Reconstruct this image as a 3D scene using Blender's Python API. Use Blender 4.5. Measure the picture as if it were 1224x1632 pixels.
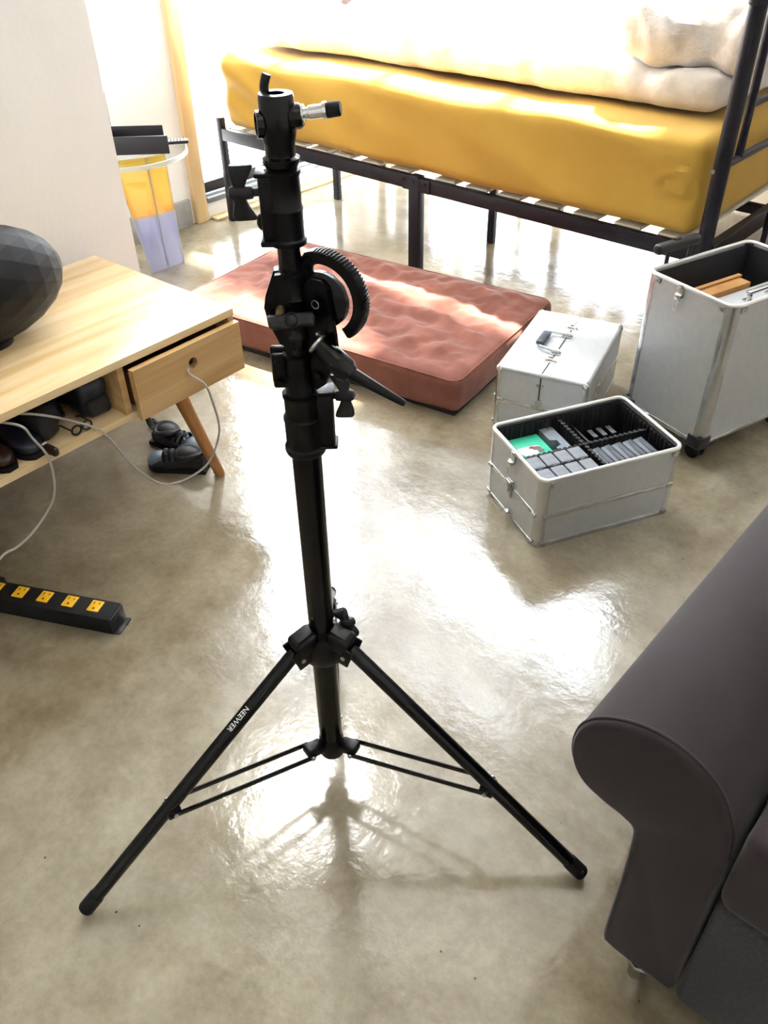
import bpy, bmesh, math, random
from mathutils import Vector, Matrix, Euler, noise
random.seed(7)
for o in list(bpy.data.objects): bpy.data.objects.remove(o)
S = bpy.context.scene
COL = S.collection
R = math.radians
PI = math.pi

# ------------------------------------------------------------------ camera
cd = bpy.data.cameras.new('camera'); cam = bpy.data.objects.new('camera', cd); COL.objects.link(cam)
cd.sensor_fit = 'VERTICAL'; cd.sensor_height = 24.0; cd.lens = 24.0*1330/1632; cd.clip_start = 0.02; cd.clip_end = 200
_p, _r = R(38.35), R(-1.05)
_f = Vector((0, math.cos(_p), -math.sin(_p))); _u0 = Vector((0, math.sin(_p), math.cos(_p))); _x0 = Vector((1, 0, 0))
_x = math.cos(_r)*_x0 + math.sin(_r)*_u0; _u = -math.sin(_r)*_x0 + math.cos(_r)*_u0
cam.matrix_world = Matrix(((_x.x, _u.x, -_f.x, 0), (_x.y, _u.y, -_f.y, 0), (_x.z, _u.z, -_f.z, 1.25), (0, 0, 0, 1)))
S.camera = cam

# ------------------------------------------------------------------ world, sun, exposure
SKY = 16.0
SUN = 62.0
w = bpy.data.worlds.new('world'); S.world = w; w.use_nodes = True
bg = w.node_tree.nodes['Background']; bg.inputs[0].default_value = (0.86, 0.93, 1.0, 1); bg.inputs[1].default_value = SKY
S.view_settings.view_transform = 'Standard'; S.view_settings.look = 'None'
S.view_settings.exposure = 0.15; S.view_settings.gamma = 1.0; S.view_settings.use_curve_mapping = False

# room frame: origin at the near left corner of the bed, x along the bed, y towards the back windows
ORG = Vector((-0.625, 3.641, 0)); RA = R(-42)
ROOM = Matrix.Translation(ORG) @ Matrix.Rotation(RA, 4, 'Z')
def rw(s, n, z=0.0): return ROOM @ Vector((s, n, z))

def light(name, kind, energy, loc, target, size=1.0, size_y=None, color=(1, 1, 1), angle=None, portal=False):
    l = bpy.data.lights.new(name, kind); l.energy = energy; l.color = color
    if kind == 'AREA':
        l.shape = 'RECTANGLE'; l.size = size; l.size_y = size_y or size
        if portal: l.cycles.is_portal = True
    if angle is not None: l.angle = angle
    o = bpy.data.objects.new(name, l); COL.objects.link(o)
    o.location = loc; d = Vector(target) - Vector(loc)
    o.rotation_euler = d.to_track_quat('-Z', 'Y').to_euler()
    return o
sd = (ROOM.to_3x3() @ Vector((-0.10, 0.52, 1.0))).normalized()
light('sun', 'SUN', SUN, sd*10, (0, 0, 0), color=(1.0, 0.95, 0.86), angle=R(2.2))
light('added_soft_light', 'AREA', 100, (-0.72, 3.42, 4.24), (-0.0945, 0.857, 0.1), 1.1, 0.85, color=(1.0, 0.98, 0.94))  # added unseen source under the closed ceiling, gives the stand its soft shadow
light('room_fill', 'AREA', 18, tuple(rw(3.9, -2.6, 4.2)), tuple(rw(3.3, -2.6, 0)), 1.6, 1.6, color=(1.0, 0.98, 0.95))  # added fill to lift the interior walls, no real fitting

# ------------------------------------------------------------------ materials
def lin(c): return c/12.92 if c <= 0.04045 else ((c+0.055)/1.055)**2.4
def hx(h): return tuple(lin(int(h[i:i+2], 16)/255) for i in (0, 2, 4)) + (1,)
def mat(name, col, rough=0.5, metal=0.0, spec=None, coat=0, sheen=0, alpha=None, trans=0, ior=None, aniso=0):
    m = bpy.data.materials.new(name); m.use_nodes = True
    b = m.node_tree.nodes['Principled BSDF']
    b.inputs['Base Color'].default_value = hx(col) if isinstance(col, str) else col
    b.inputs['Roughness'].default_value = rough; b.inputs['Metallic'].default_value = metal
    if spec is not None: b.inputs['Specular IOR Level'].default_value = spec
    if coat: b.inputs['Coat Weight'].default_value = coat; b.inputs['Coat Roughness'].default_value = 0.1
    if sheen: b.inputs['Sheen Weight'].default_value = sheen; b.inputs['Sheen Roughness'].default_value = 0.4
    if trans: b.inputs['Transmission Weight'].default_value = trans
    if ior: b.inputs['IOR'].default_value = ior
    return m
def bsdf(m): return m.node_tree.nodes['Principled BSDF']
def noisy(m, c0, c1, scale=8.0, detail=6, coord='Object', bump=0.0, bscale=None, stretch=None, lo=0.35, hi=0.65, rlo=None, rhi=None, dist=0.01):
    nt = m.node_tree; N = nt.nodes; L = nt.links; b = bsdf(m)
    tc = N.new('ShaderNodeTexCoord'); mp = N.new('ShaderNodeMapping')
    if stretch: mp.inputs['Scale'].default_value = stretch
    L.new(tc.outputs[coord], mp.inputs[0])
    nz = N.new('ShaderNodeTexNoise'); nz.inputs['Scale'].default_value = scale; nz.inputs['Detail'].default_value = detail
    nz.inputs['Roughness'].default_value = 0.6
    L.new(mp.outputs[0], nz.inputs['Vector'])
    rp = N.new('ShaderNodeValToRGB'); rp.color_ramp.elements[0].position = lo; rp.color_ramp.elements[1].position = hi
    rp.color_ramp.elements[0].color = hx(c0); rp.color_ramp.elements[1].color = hx(c1)
    L.new(nz.outputs['Fac'], rp.inputs[0]); L.new(rp.outputs[0], b.inputs['Base Color'])
    if rlo is not None:
        mr = N.new('ShaderNodeMapRange'); mr.inputs[3].default_value = rlo; mr.inputs[4].default_value = rhi
        L.new(nz.outputs['Fac'], mr.inputs[0]); L.new(mr.outputs[0], b.inputs['Roughness'])
    if bump:
        n2 = N.new('ShaderNodeTexNoise'); n2.inputs['Scale'].default_value = bscale or scale*4; n2.inputs['Detail'].default_value = 3
        L.new(mp.outputs[0], n2.inputs['Vector'])
        bp = N.new('ShaderNodeBump'); bp.inputs['Strength'].default_value = bump; bp.inputs['Distance'].default_value = dist
        L.new(n2.outputs['Fac'], bp.inputs['Height']); L.new(bp.outputs[0], b.inputs['Normal'])
    return m

def floor_material():
    m = mat('polished_concrete', '9a8f76', 0.2, spec=0.8, coat=0.25); nt = m.node_tree; N = nt.nodes; L = nt.links; b = bsdf(m)
    tc = N.new('ShaderNodeTexCoord')
    def nz(sc, det, rg=0.6, dist=0.0):
        n = N.new('ShaderNodeTexNoise'); n.inputs['Scale'].default_value = sc; n.inputs['Detail'].default_value = det
        n.inputs['Roughness'].default_value = rg; n.inputs['Distortion'].default_value = dist
        L.new(tc.outputs['Object'], n.inputs['Vector']); return n
    a = nz(1.7, 8, 0.62, 0.6); c = nz(9, 10, 0.7); g = nz(60, 4, 0.7)
    r1 = N.new('ShaderNodeValToRGB'); e = r1.color_ramp.elements
    e[0].position = 0.30; e[0].color = hx('6d624d'); e[1].position = 0.68; e[1].color = hx('aea692')
    x = r1.color_ramp.elements.new(0.48); x.color = hx('8f8672')
    L.new(a.outputs['Fac'], r1.inputs[0])
    r2 = N.new('ShaderNodeValToRGB'); r2.color_ramp.elements[0].position = 0.35; r2.color_ramp.elements[1].position = 0.66
    r2.color_ramp.elements[0].color = (0.62, 0.56, 0.47, 1); r2.color_ramp.elements[1].color = (1, 1, 1, 1)
    L.new(c.outputs['Fac'], r2.inputs[0])
    mx = N.new('ShaderNodeMix'); mx.data_type = 'RGBA'; mx.blend_type = 'MULTIPLY'; mx.inputs[0].default_value = 0.75
    L.new(r1.outputs[0], mx.inputs[6]); L.new(r2.outputs[0], mx.inputs[7])
    r3 = N.new('ShaderNodeValToRGB'); r3.color_ramp.elements[0].position = 0.3; r3.color_ramp.elements[1].position = 0.62
    r3.color_ramp.elements[0].color = (0.72, 0.69, 0.62, 1); r3.color_ramp.elements[1].color = (1, 1, 1, 1)
    L.new(g.outputs['Fac'], r3.inputs[0])
    m2 = N.new('ShaderNodeMix'); m2.data_type = 'RGBA'; m2.blend_type = 'MULTIPLY'; m2.inputs[0].default_value = 0.5
    L.new(mx.outputs[2], m2.inputs[6]); L.new(r3.outputs[0], m2.inputs[7])
    # small dark specks
    v = N.new('ShaderNodeTexVoronoi'); v.inputs['Scale'].default_value = 14; L.new(tc.outputs['Object'], v.inputs['Vector'])
    lt = N.new('ShaderNodeMath'); lt.operation = 'LESS_THAN'; lt.inputs[1].default_value = 0.028; L.new(v.outputs['Distance'], lt.inputs[0])
    m3 = N.new('ShaderNodeMix'); m3.data_type = 'RGBA'; L.new(lt.outputs[0], m3.inputs[0])
    L.new(m2.outputs[2], m3.inputs[6]); m3.inputs[7].default_value = hx('4a4234')
    L.new(m3.outputs[2], b.inputs['Base Color'])
    rr = N.new('ShaderNodeMapRange'); rr.inputs[1].default_value = 0.3; rr.inputs[2].default_value = 0.7
    rr.inputs[3].default_value = 0.08; rr.inputs[4].default_value = 0.22
    L.new(c.outputs['Fac'], rr.inputs[0]); L.new(rr.outputs[0], b.inputs['Roughness'])
    bn = nz(26, 3, 0.55); bp = N.new('ShaderNodeBump'); bp.inputs['Strength'].default_value = 0.16; bp.inputs['Distance'].default_value = 0.006
    L.new(bn.outputs['Fac'], bp.inputs['Height'])
    bn2 = nz(140, 2); bq = N.new('ShaderNodeBump'); bq.inputs['Strength'].default_value = 0.10; bq.inputs['Distance'].default_value = 0.0015
    L.new(bn2.outputs['Fac'], bq.inputs['Height']); L.new(bp.outputs[0], bq.inputs['Normal'])
    L.new(bq.outputs[0], b.inputs['Normal'])
    return m

def wood_material(name, c0, c1, c2, rough=0.42, sc=1.0, axis='Y'):
    m = mat(name, c1, rough); nt = m.node_tree; N = nt.nodes; L = nt.links; b = bsdf(m)
    tc = N.new('ShaderNodeTexCoord'); mp = N.new('ShaderNodeMapping')
    st = {'X': (0.35, 5, 5), 'Y': (5, 0.35, 5), 'Z': (5, 5, 0.35)}[axis]
    mp.inputs['Scale'].default_value = tuple(k*sc for k in st)
    L.new(tc.outputs['Object'], mp.inputs[0])
    n = N.new('ShaderNodeTexNoise'); n.inputs['Scale'].default_value = 4; n.inputs['Detail'].default_value = 8; n.inputs['Distortion'].default_value = 0.9
    L.new(mp.outputs[0], n.inputs['Vector'])
    r = N.new('ShaderNodeValToRGB'); e = r.color_ramp.elements
    e[0].position = 0.28; e[0].color = hx(c0); e[1].position = 0.72; e[1].color = hx(c2); x = e.new(0.5); x.color = hx(c1)
    L.new(n.outputs['Fac'], r.inputs[0]); L.new(r.outputs[0], b.inputs['Base Color'])
    return m

def glass_material(name, col=(1, 1, 1, 1), refl=0.04):
    m = bpy.data.materials.new(name); m.use_nodes = True; nt = m.node_tree; N = nt.nodes; L = nt.links
    N.remove(N['Principled BSDF']); out = N['Material Output']
    t = N.new('ShaderNodeBsdfTransparent'); t.inputs[0].default_value = col
    g = N.new('ShaderNodeBsdfGlossy'); g.inputs['Roughness'].default_value = 0.02
    mx = N.new('ShaderNodeMixShader'); mx.inputs[0].default_value = refl; L.new(t.outputs[0], mx.inputs[1]); L.new(g.outputs[0], mx.inputs[2])
    L.new(mx.outputs[0], out.inputs[0]); return m

def acrylic_material():
    m = bpy.data.materials.new('dichroic_acrylic'); m.use_nodes = True; nt = m.node_tree; N = nt.nodes; L = nt.links
    N.remove(N['Principled BSDF']); out = N['Material Output']
    tc = N.new('ShaderNodeTexCoord'); sx = N.new('ShaderNodeSeparateXYZ'); L.new(tc.outputs['Object'], sx.inputs[0])
    r = N.new('ShaderNodeValToRGB'); r.color_ramp.interpolation = 'LINEAR'; e = r.color_ramp.elements
    e[0].position = 0.0; e[0].color = (0.70, 0.71, 0.86, 1); e[1].position = 1.0; e[1].color = (1.0, 0.85, 0.35, 1)
    x = e.new(0.49); x.color = (0.66, 0.68, 0.86, 1); y = e.new(0.52); y.color = (0.98, 0.68, 0.30, 1)
    mr = N.new('ShaderNodeMapRange'); mr.inputs[1].default_value = 0.0; mr.inputs[2].default_value = 0.44
    L.new(sx.outputs[2], mr.inputs[0]); L.new(mr.outputs[0], r.inputs[0])
    t = N.new('ShaderNodeBsdfTransparent'); L.new(r.outputs[0], t.inputs[0])
    d = N.new('ShaderNodeBsdfTranslucent'); L.new(r.outputs[0], d.inputs[0])
    g = N.new('ShaderNodeBsdfGlossy'); g.inputs['Roughness'].default_value = 0.05
    m1 = N.new('ShaderNodeMixShader'); m1.inputs[0].default_value = 0.35; L.new(t.outputs[0], m1.inputs[1]); L.new(d.outputs[0], m1.inputs[2])
    m2 = N.new('ShaderNodeMixShader'); m2.inputs[0].default_value = 0.08; L.new(m1.outputs[0], m2.inputs[1]); L.new(g.outputs[0], m2.inputs[2])
    L.new(m2.outputs[0], out.inputs[0]); return m

M = {}
M['floor'] = floor_material()
M['wall'] = noisy(mat('white_plaster', 'f5f3f0', 0.85), 'f3f1ee', 'f8f6f3', 3, bump=0.05, bscale=60)
M['ceiling'] = mat('ceiling_paint', 'e6e2da', 0.9)
M['basegrey'] = noisy(mat('grey_skirting', '8f8c86', 0.6), '86837d', '989590', 20)
M['jamb'] = wood_material('pale_pine', 'd6b27c', 'e2c493', 'ecd3a8', axis='Z')
M['strip'] = wood_material('pale_pine_strip', 'c9ab78', 'dcc090', 'e8d0a4')
M['frame_dark'] = mat('dark_window_frame', '2c2b2d', 0.4)
M['frame_grey'] = mat('grey_window_sill', '8f9498', 0.35, metal=0.6)
M['mullion'] = mat('bronze_mullion', '4a3a36', 0.4, metal=0.3)
M['glass'] = glass_material('window_glass')
M['dimmer'] = glass_material('light_cutting_glass', (0.30, 0.30, 0.30, 1))
M['black'] = mat('gloss_black_aluminium', (0.0010, 0.0010, 0.0018, 1), 0.2, spec=0.28)
M['blackcast'] = noisy(mat('black_cast_alloy', '0a0a0d', 0.3, spec=0.2), '040406', '070709', 30, bump=0.05, bscale=200)
M['blackmat'] = noisy(mat('black_rubber', '1b1b1e', 0.6, spec=0.25), '0c0c0e', '131316', 40, bump=0.1, bscale=300)
M['knob'] = noisy(mat('grey_black_plastic', '2a2b2f', 0.45, spec=0.3), '17181b', '202125', 40, bump=0.06, bscale=300)
M['chrome'] = mat('chrome', 'd8dadc', 0.12, metal=1)
M['steel'] = noisy(mat('brushed_steel', 'b9bbba', 0.32, metal=1), 'a8aaa9', 'c6c8c7', 30, stretch=(1, 1, 12))
M['brass'] = mat('brass_thread', 'b89f78', 0.35, metal=1)
M['white_ink'] = mat('white_print', 'e8e8e8', 0.6)
M['powder'] = noisy(mat('black_powder_coat', '24222a', 0.42, spec=0.25), '16141b', '1e1c24', 60, bump=0.05, bscale=300)
M['slat'] = wood_material('pale_slat_wood', 'd9cdb4', 'e6dcc6', 'efe7d6', axis='Y')
def fabric(name, c0, c1, rough=0.85, sheen=0.3, sc=6, bump=0.15, bsc=400, lo=0.35, hi=0.65, stretch=None):
    return noisy(mat(name, c0, rough, sheen=sheen), c0, c1, sc, bump=bump, bscale=bsc, lo=lo, hi=hi, dist=0.002, stretch=stretch)
M['yellow'] = fabric('mustard_sheet', 'b28a30', 'be963a', 0.85, 0.1, 3, 0.08)
M['cream'] = fabric('cream_fleece', 'd6cbc0', 'ece6df', 0.95, 0.5, 14, 0.9, 90)
M['terra'] = fabric('terracotta_plush', '744437', '895446', 0.9, 0.15, 9, 0.35, 160)
M['darkbase'] = mat('dark_underside', '241b1c', 0.8)
M['sofa'] = fabric('aubergine_suede', '1b1213', '261c1f', 0.85, 0.16, 5, 0.12, 500)
M['sofagrey'] = fabric('charcoal_weave', '29292b', '403f42', 0.9, 0.05, 220, 0.3, 700, 0.3, 0.7)
M['wood'] = wood_material('light_oak_veneer', 'bf9c69', 'd8bc8e', 'e8d2ab', 0.2, 0.8, 'X')  # paler than the fronts: glare on the tabletop put into the colour
M['woodend'] = wood_material('light_oak_front', 'a8834f', 'bf9a67', 'd0b080', 0.42, 1.3, 'X')
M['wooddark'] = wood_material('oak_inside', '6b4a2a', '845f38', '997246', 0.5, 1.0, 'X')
M['woodleg'] = wood_material('beech_leg', '8f5c2e', 'a56f3c', 'b58049', 0.38, 1.6, 'Z')
M['alu'] = noisy(mat('hammered_aluminium_panel', 'c4c8cc', 0.40, metal=0.5), 'bfc3c7', 'c6cacd', 50, bump=0.04, bscale=900, dist=0.0005)
M['aluframe'] = noisy(mat('aluminium_profile', 'c6c4be', 0.26, metal=0.85), 'b8babc', 'cccecf', 30)
M['alubright'] = mat('aluminium_rim', 'e6e6e4', 0.28, metal=0.6)
M['lining'] = noisy(mat('black_ribbed_lining', '17161a', 0.75), '131216', '1e1c21', 30)
M['dark_plastic'] = mat('dark_plastic', '17181c', 0.4)
M['teal'] = mat('teal_card', '2fb894', 0.5)
M['pinkpaper'] = mat('pale_printed_patch', 'e8dcd8', 0.5)
M['maroon'] = mat('maroon_print', '6d4a50', 0.5)
M['foam'] = noisy(mat('grey_foam', '7c8590', 0.7), '747d88', '858e99', 60)
M['pad'] = noisy(mat('grey_case_plastic', '747a82', 0.45), '6e747c', '7c828a', 80, bump=0.1, bscale=500)
M['slate'] = mat('slate_plastic', '3a4350', 0.4)
M['kraft'] = noisy(mat('kraft_cardboard', 'a87840', 0.75), 'a0703a', 'b18349', 20)
M['speaker'] = noisy(mat('black_speaker_cloth', '14151b', 0.5, spec=0.3), '08090d', '0d0e13', 60, bump=0.15, bscale=900)
M['socket'] = mat('yellow_socket', 'e8b21c', 0.4)
M['slot'] = mat('socket_slot', '3a2a10', 0.6)
M['cable'] = mat('grey_cable', 'a8a098', 0.4)
M['shoeblack'] = noisy(mat('black_shoe_fabric', '111217', 0.6), '0f1014', '191a21', 40, bump=0.2, bscale=300)
M['shoegrey'] = mat('blue_grey_rubber', '5f6c7a', 0.45)
M['navy'] = mat('navy_shell', '141a2a', 0.4)
M['brownshoe'] = mat('dark_brown_leather', '2c1a16', 0.4)
M['clear'] = glass_material('clear_acrylic', (0.93, 0.95, 0.95, 1))
M['clearedge'] = mat('polished_acrylic_edge', 'dfe6e4', 0.15, trans=0.6, ior=1.1)
M['acrylic'] = acrylic_material()
M['tray'] = mat('black_tray', '16161c', 0.5)
M['tapeyellow'] = mat('yellow_tape', 'e0b92c', 0.5)

# ------------------------------------------------------------------ geometry helpers
class G:
    def __init__(s): s.b = bmesh.new()
    def _add(s, verts, faces, smooth=False):
        vs = [s.b.verts.new(v) for v in verts]
        for f in faces:
            try: fc = s.b.faces.new([vs[i] for i in f]); fc.smooth = smooth
            except ValueError: pass
        return s
    def box(s, c, d, rot=None, bev=0.0, seg=2, smooth=False):
        t = bmesh.new(); bmesh.ops.create_cube(t, size=1.0)
        bmesh.ops.scale(t, vec=Vector(d), verts=t.verts)
        if bev > 0: bmesh.ops.bevel(t, geom=list(t.edges), offset=bev, segments=seg, affect='EDGES', profile=0.5)
        mtx = Matrix.Translation(Vector(c)) @ (rot.to_4x4() if rot is not None else Matrix.Identity(4))
        return s._merge(t, mtx, smooth or bev > 0)
    def _merge(s, t, mtx, smooth):
        t.verts.ensure_lookup_table(); idx = {v: i for i, v in enumerate(t.verts)}
        s._add([mtx @ v.co for v in t.verts], [[idx[v] for v in f.verts] for f in t.faces], smooth); t.free(); return s
    def cyl(s, a, b, r0, r1=None, n=24, cap=True):
        a = Vector(a); b = Vector(b); r1 = r0 if r1 is None else r1
        return s.lathe([(r0, 0), (r1, (b-a).length)], a, b-a, n, cap)
    def lathe(s, prof, o, ax, n=28, cap=True):
        o = Vector(o); ax = Vector(ax).normalized(); q = ax.to_track_quat('Z', 'Y').to_matrix()
        V = []; F = []
        # duplicate rings at hard corners by keeping everything smooth and splitting on angle later
        for r, z in prof:
            for k in range(n):
                t = 2*PI*k/n; V.append(o + q @ Vector((r*math.cos(t), r*math.sin(t), z)))
        for i in range(len(prof)-1):
            for k in range(n): F.append([i*n+k, i*n+(k+1) % n, (i+1)*n+(k+1) % n, (i+1)*n+k])
        if cap:
            if prof[0][0] > 1e-5: F.append([k for k in range(n)][::-1])
            if prof[-1][0] > 1e-5: F.append([(len(prof)-1)*n+k for k in range(n)])
        return s._add(V, F, True)
    def tube(s, pts, r, n=12, closed=False, cap=True, flat=None):
        P = [Vector(p) for p in pts]; m = len(P); V = []; F = []
        rr = r if isinstance(r, (list, tuple)) else [r]*m
        T = []
        for i in range(m):
            if closed: d = P[(i+1) % m]-P[i-1]
            else: d = P[min(i+1, m-1)]-P[max(i-1, 0)]
            T.append(d.normalized())
        up = Vector((0, 0, 1)) if abs(T[0].z) < 0.9 else Vector((1, 0, 0))
        x = T[0].cross(up).normalized()
        for i in range(m):
            x = (x - T[i]*x.dot(T[i])).normalized(); y = T[i].cross(x)
            for k in range(n):
                t = 2*PI*k/n
                fy = flat if flat else 1.0
                V.append(P[i] + rr[i]*(math.cos(t)*x + math.sin(t)*fy*y))
        R_ = m if closed else m-1
        for i in range(R_):
            j = (i+1) % m
            for k in range(n): F.append([i*n+k, i*n+(k+1) % n, j*n+(k+1) % n, j*n+k])
        if cap and not closed: F.append(list(range(n))[::-1]); F.append([(m-1)*n+k for k in range(n)])
        return s._add(V, F, True)
    def prism(s, poly, o, ex, ey, ez, depth, smooth=False):
        o = Vector(o); ex = Vector(ex); ey = Vector(ey); ez = Vector(ez); n = len(poly)
        V = [o + ex*p[0] + ey*p[1] for p in poly] + [o + ex*p[0] + ey*p[1] + ez*depth for p in poly]
        F = [list(range(n))[::-1], [n+k for k in range(n)]] + [[k, (k+1) % n, n+(k+1) % n, n+k] for k in range(n)]
        return s._add(V, F, smooth)
    def ell(s, c, r, rot=None, u=20, v=12):
        t = bmesh.new(); bmesh.ops.create_uvsphere(t, u_segments=u, v_segments=v, radius=1)
        mtx = Matrix.Translation(Vector(c)) @ (rot.to_4x4() if rot is not None else Matrix.Identity(4)) @ Matrix.Diagonal((*r, 1))
        return s._merge(t, mtx, True)
    def soft(s, c, d, r, n=(30, 30, 10), fn=None, flat_bottom=True):
        """rounded box with a displacement function fn(point, normal) -> offset vector"""
        hx_, hy, hz = d[0]/2, d[1]/2, d[2]/2; V = []; F = []; key = {}
        def grid(k, h, rr):
            # samples denser near the ends so that the rounding is smooth
            out = []
            e = 5
            for i in range(e): out.append(-h + rr*(1-math.cos(PI/2*i/e))*1.0)
            for i in range(k+1): out.append(-h+rr + (2*h-2*rr)*i/k)
            for i in range(e-1, -1, -1): out.append(h - rr*(1-math.cos(PI/2*i/e)))
            return out
        X, Y, Z = grid(n[0], hx_, r), grid(n[1], hy, r), grid(n[2], hz, r)
        def vert(i, j, k):
            if (i, j, k) in key: return key[(i, j, k)]
            p = Vector((X[i], Y[j], Z[k]))
            q = Vector((max(-hx_+r, min(hx_-r, p.x)), max(-hy+r, min(hy-r, p.y)), max(-hz+r, min(hz-r, p.z))))
            dlt = p-q; nn = dlt.normalized() if dlt.length > 1e-9 else Vector((0, 0, 1))
            pp = q + nn*r
            if fn: pp = pp + fn(pp, nn)
            V.append(Vector(c)+pp); key[(i, j, k)] = len(V)-1; return len(V)-1
        nx, ny, nz_ = len(X)-1, len(Y)-1, len(Z)-1
        for i in range(nx):
            for j in range(ny):
                F.append([vert(i, j, nz_), vert(i+1, j, nz_), vert(i+1, j+1, nz_), vert(i, j+1, nz_)])
                F.append([vert(i, j, 0), vert(i, j+1, 0), vert(i+1, j+1, 0), vert(i+1, j, 0)])
        for i in range(nx):
            for k in range(nz_):
                F.append([vert(i, 0, k), vert(i+1, 0, k), vert(i+1, 0, k+1), vert(i, 0, k+1)])
                F.append([vert(i, ny, k), vert(i, ny, k+1), vert(i+1, ny, k+1), vert(i+1, ny, k)])
        for j in range(ny):
            for k in range(nz_):
                F.append([vert(0, j, k), vert(0, j, k+1), vert(0, j+1, k+1), vert(0, j+1, k)])
                F.append([vert(nx, j, k), vert(nx, j+1, k), vert(nx, j+1, k+1), vert(nx, j, k+1)])
        return s._add(V, F, True)
    def done(s, name, m, parent=None, label=None, angle=35, world=None):
        me = bpy.data.meshes.new(name); bmesh.ops.recalc_face_normals(s.b, faces=s.b.faces)
        s.b.to_mesh(me); s.b.free()
        me.materials.append(m if not isinstance(m, str) else M[m])
        try: me.set_sharp_from_angle(angle=R(angle))
        except Exception: pass
        o = bpy.data.objects.new(name, me); COL.objects.link(o)
        if parent is not None: o.parent = parent
        if world is not None: o.matrix_world = world
        if label: o['label'] = label
        return o
def tag(o, label, cat, group=None):
    o['label'] = label; o['category'] = cat
    if group: o['group'] = group
    return o
def thing(name, label, cat, loc=(0, 0, 0), rz=0.0, group=None):
    o = bpy.data.objects.new(name, None); COL.objects.link(o); o.empty_display_size = 0.05
    o.location = loc; o.rotation_euler = (0, 0, rz); return tag(o, label, cat, group)
def room_thing(name, label, cat, s, n, z=0.0, rz=0.0, group=None):
    return thing(name, label, cat, rw(s, n, z), RA+rz, group)
def struct(g, name, m, world=None):
    o = g.done(name, m, world=world); o['kind'] = 'structure'; return o
def dup(o, loc=None, rz=None, label=None):
    c = o.copy(); COL.objects.link(c)
    if loc is not None: c.location = loc
    if rz is not None: c.rotation_euler = (0, 0, rz)
    if label: c['label'] = label
    for ch in o.children:
        d = ch.copy(); COL.objects.link(d); d.parent = c
        for gch in ch.children:
            e = gch.copy(); COL.objects.link(e); e.parent = d
    return c
def catmull(P, k=8, closed=False):
    P = [Vector(p) for p in P]; n = len(P); out = []
    rng = n if closed else n-1
    for i in range(rng):
        p0 = P[(i-1) % n] if closed or i > 0 else P[0]; p1 = P[i]; p2 = P[(i+1) % n]
        p3 = P[(i+2) % n] if closed or i+2 < n else P[-1]
        for j in range(k):
            t = j/k; out.append(0.5*((2*p1) + (-p0+p2)*t + (2*p0-5*p1+4*p2-p3)*t*t + (-p0+3*p1-3*p2+p3)*t**3))
    if not closed: out.append(P[-1])
    return out
def rrect(w, h, r, n=6):
    pts = []
    for cx, cy, a0 in ((w/2-r, h/2-r, 0), (-w/2+r, h/2-r, 90), (-w/2+r, -h/2+r, 180), (w/2-r, -h/2+r, 270)):
        for k in range(n+1):
            a = R(a0+90*k/n); pts.append((cx+r*math.cos(a), cy+r*math.sin(a)))
    return pts
X, Y, Z = Vector((1, 0, 0)), Vector((0, 1, 0)), Vector((0, 0, 1))

# ------------------------------------------------------------------ room shell (room frame)
SL, NB, SR, NR, HC = -0.11, 1.12, 5.4, -5.0, 4.3     # left wall, back wall, right wall, rear wall, ceiling
struct(G().box(((SL+SR)/2, (NR+NB)/2, -0.05), (SR-SL+0.5, NB-NR+0.5, 0.1)), 'floor', 'floor', ROOM)
struct(G().box(((SL+SR)/2, (NR+NB)/2, HC+0.05), (SR-SL+0.5, NB-NR+0.5, 0.1)), 'ceiling', 'ceiling', ROOM)
T = 0.12
# left wall: solid up to the jamb, glass door beyond, plaster above
g = G()
g.box((SL-T/2, (-1.02-0.13)/2, HC/2), (T, 0.89, HC))
g.box((SL-T/2, (-0.13+NB)/2, (3.3+HC)/2), (T, NB+0.13, HC-3.3))
g.box((SL-T/2, (NB+0.80)/2, 0.33), (T, NB-0.80, 0.66))
struct(g, 'wall_left', 'wall', ROOM)
struct(G().box((SL+0.008, -0.58, 0.055), (0.016, 0.86, 0.11), bev=0.003), 'baseboard_left', 'basegrey', ROOM)
struct(G().box((SL-0.012, -0.100, 1.65), (0.075, 0.062, 3.3), bev=0.006), 'trim_1', 'jamb', ROOM)
struct(G().box((SL+0.035, 0.42, 0.006), (0.05, 0.94, 0.012), bev=0.003), 'trim_2', 'strip', ROOM)
struct(G().box((SL-0.02, 0.37, 0.035), (0.06, 0.86, 0.07), bev=0.003), 'trim_3', 'wall', ROOM)
wf = struct(G().box((SL-0.015, 0.37, 0.082), (0.075, 0.86, 0.024), bev=0.004), 'window_1', 'frame_grey', ROOM)
def child(g, name, m, parent, label=None):
    o = g.done(name, m, label=label); o.parent = parent; return o
child(G().box((SL-0.035, 0.37, 0.125), (0.045, 0.86, 0.045), bev=0.004).box((SL-0.035, 0.37, 3.27), (0.045, 0.86, 0.05)), 'frame_rail', 'frame_dark', wf)
child(G().box((SL-0.035, 0.37, 1.7), (0.008, 0.86, 3.12)), 'pane', 'glass', wf)
w2 = struct(G().box((SL-0.03, 0.885, 1.98), (0.05, 0.07, 2.6), bev=0.004), 'window_2', 'mullion', ROOM)
child(G().box((SL-0.03, 1.02, 1.98), (0.008, 0.2, 2.6)), 'pane', 'glass', w2)
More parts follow.
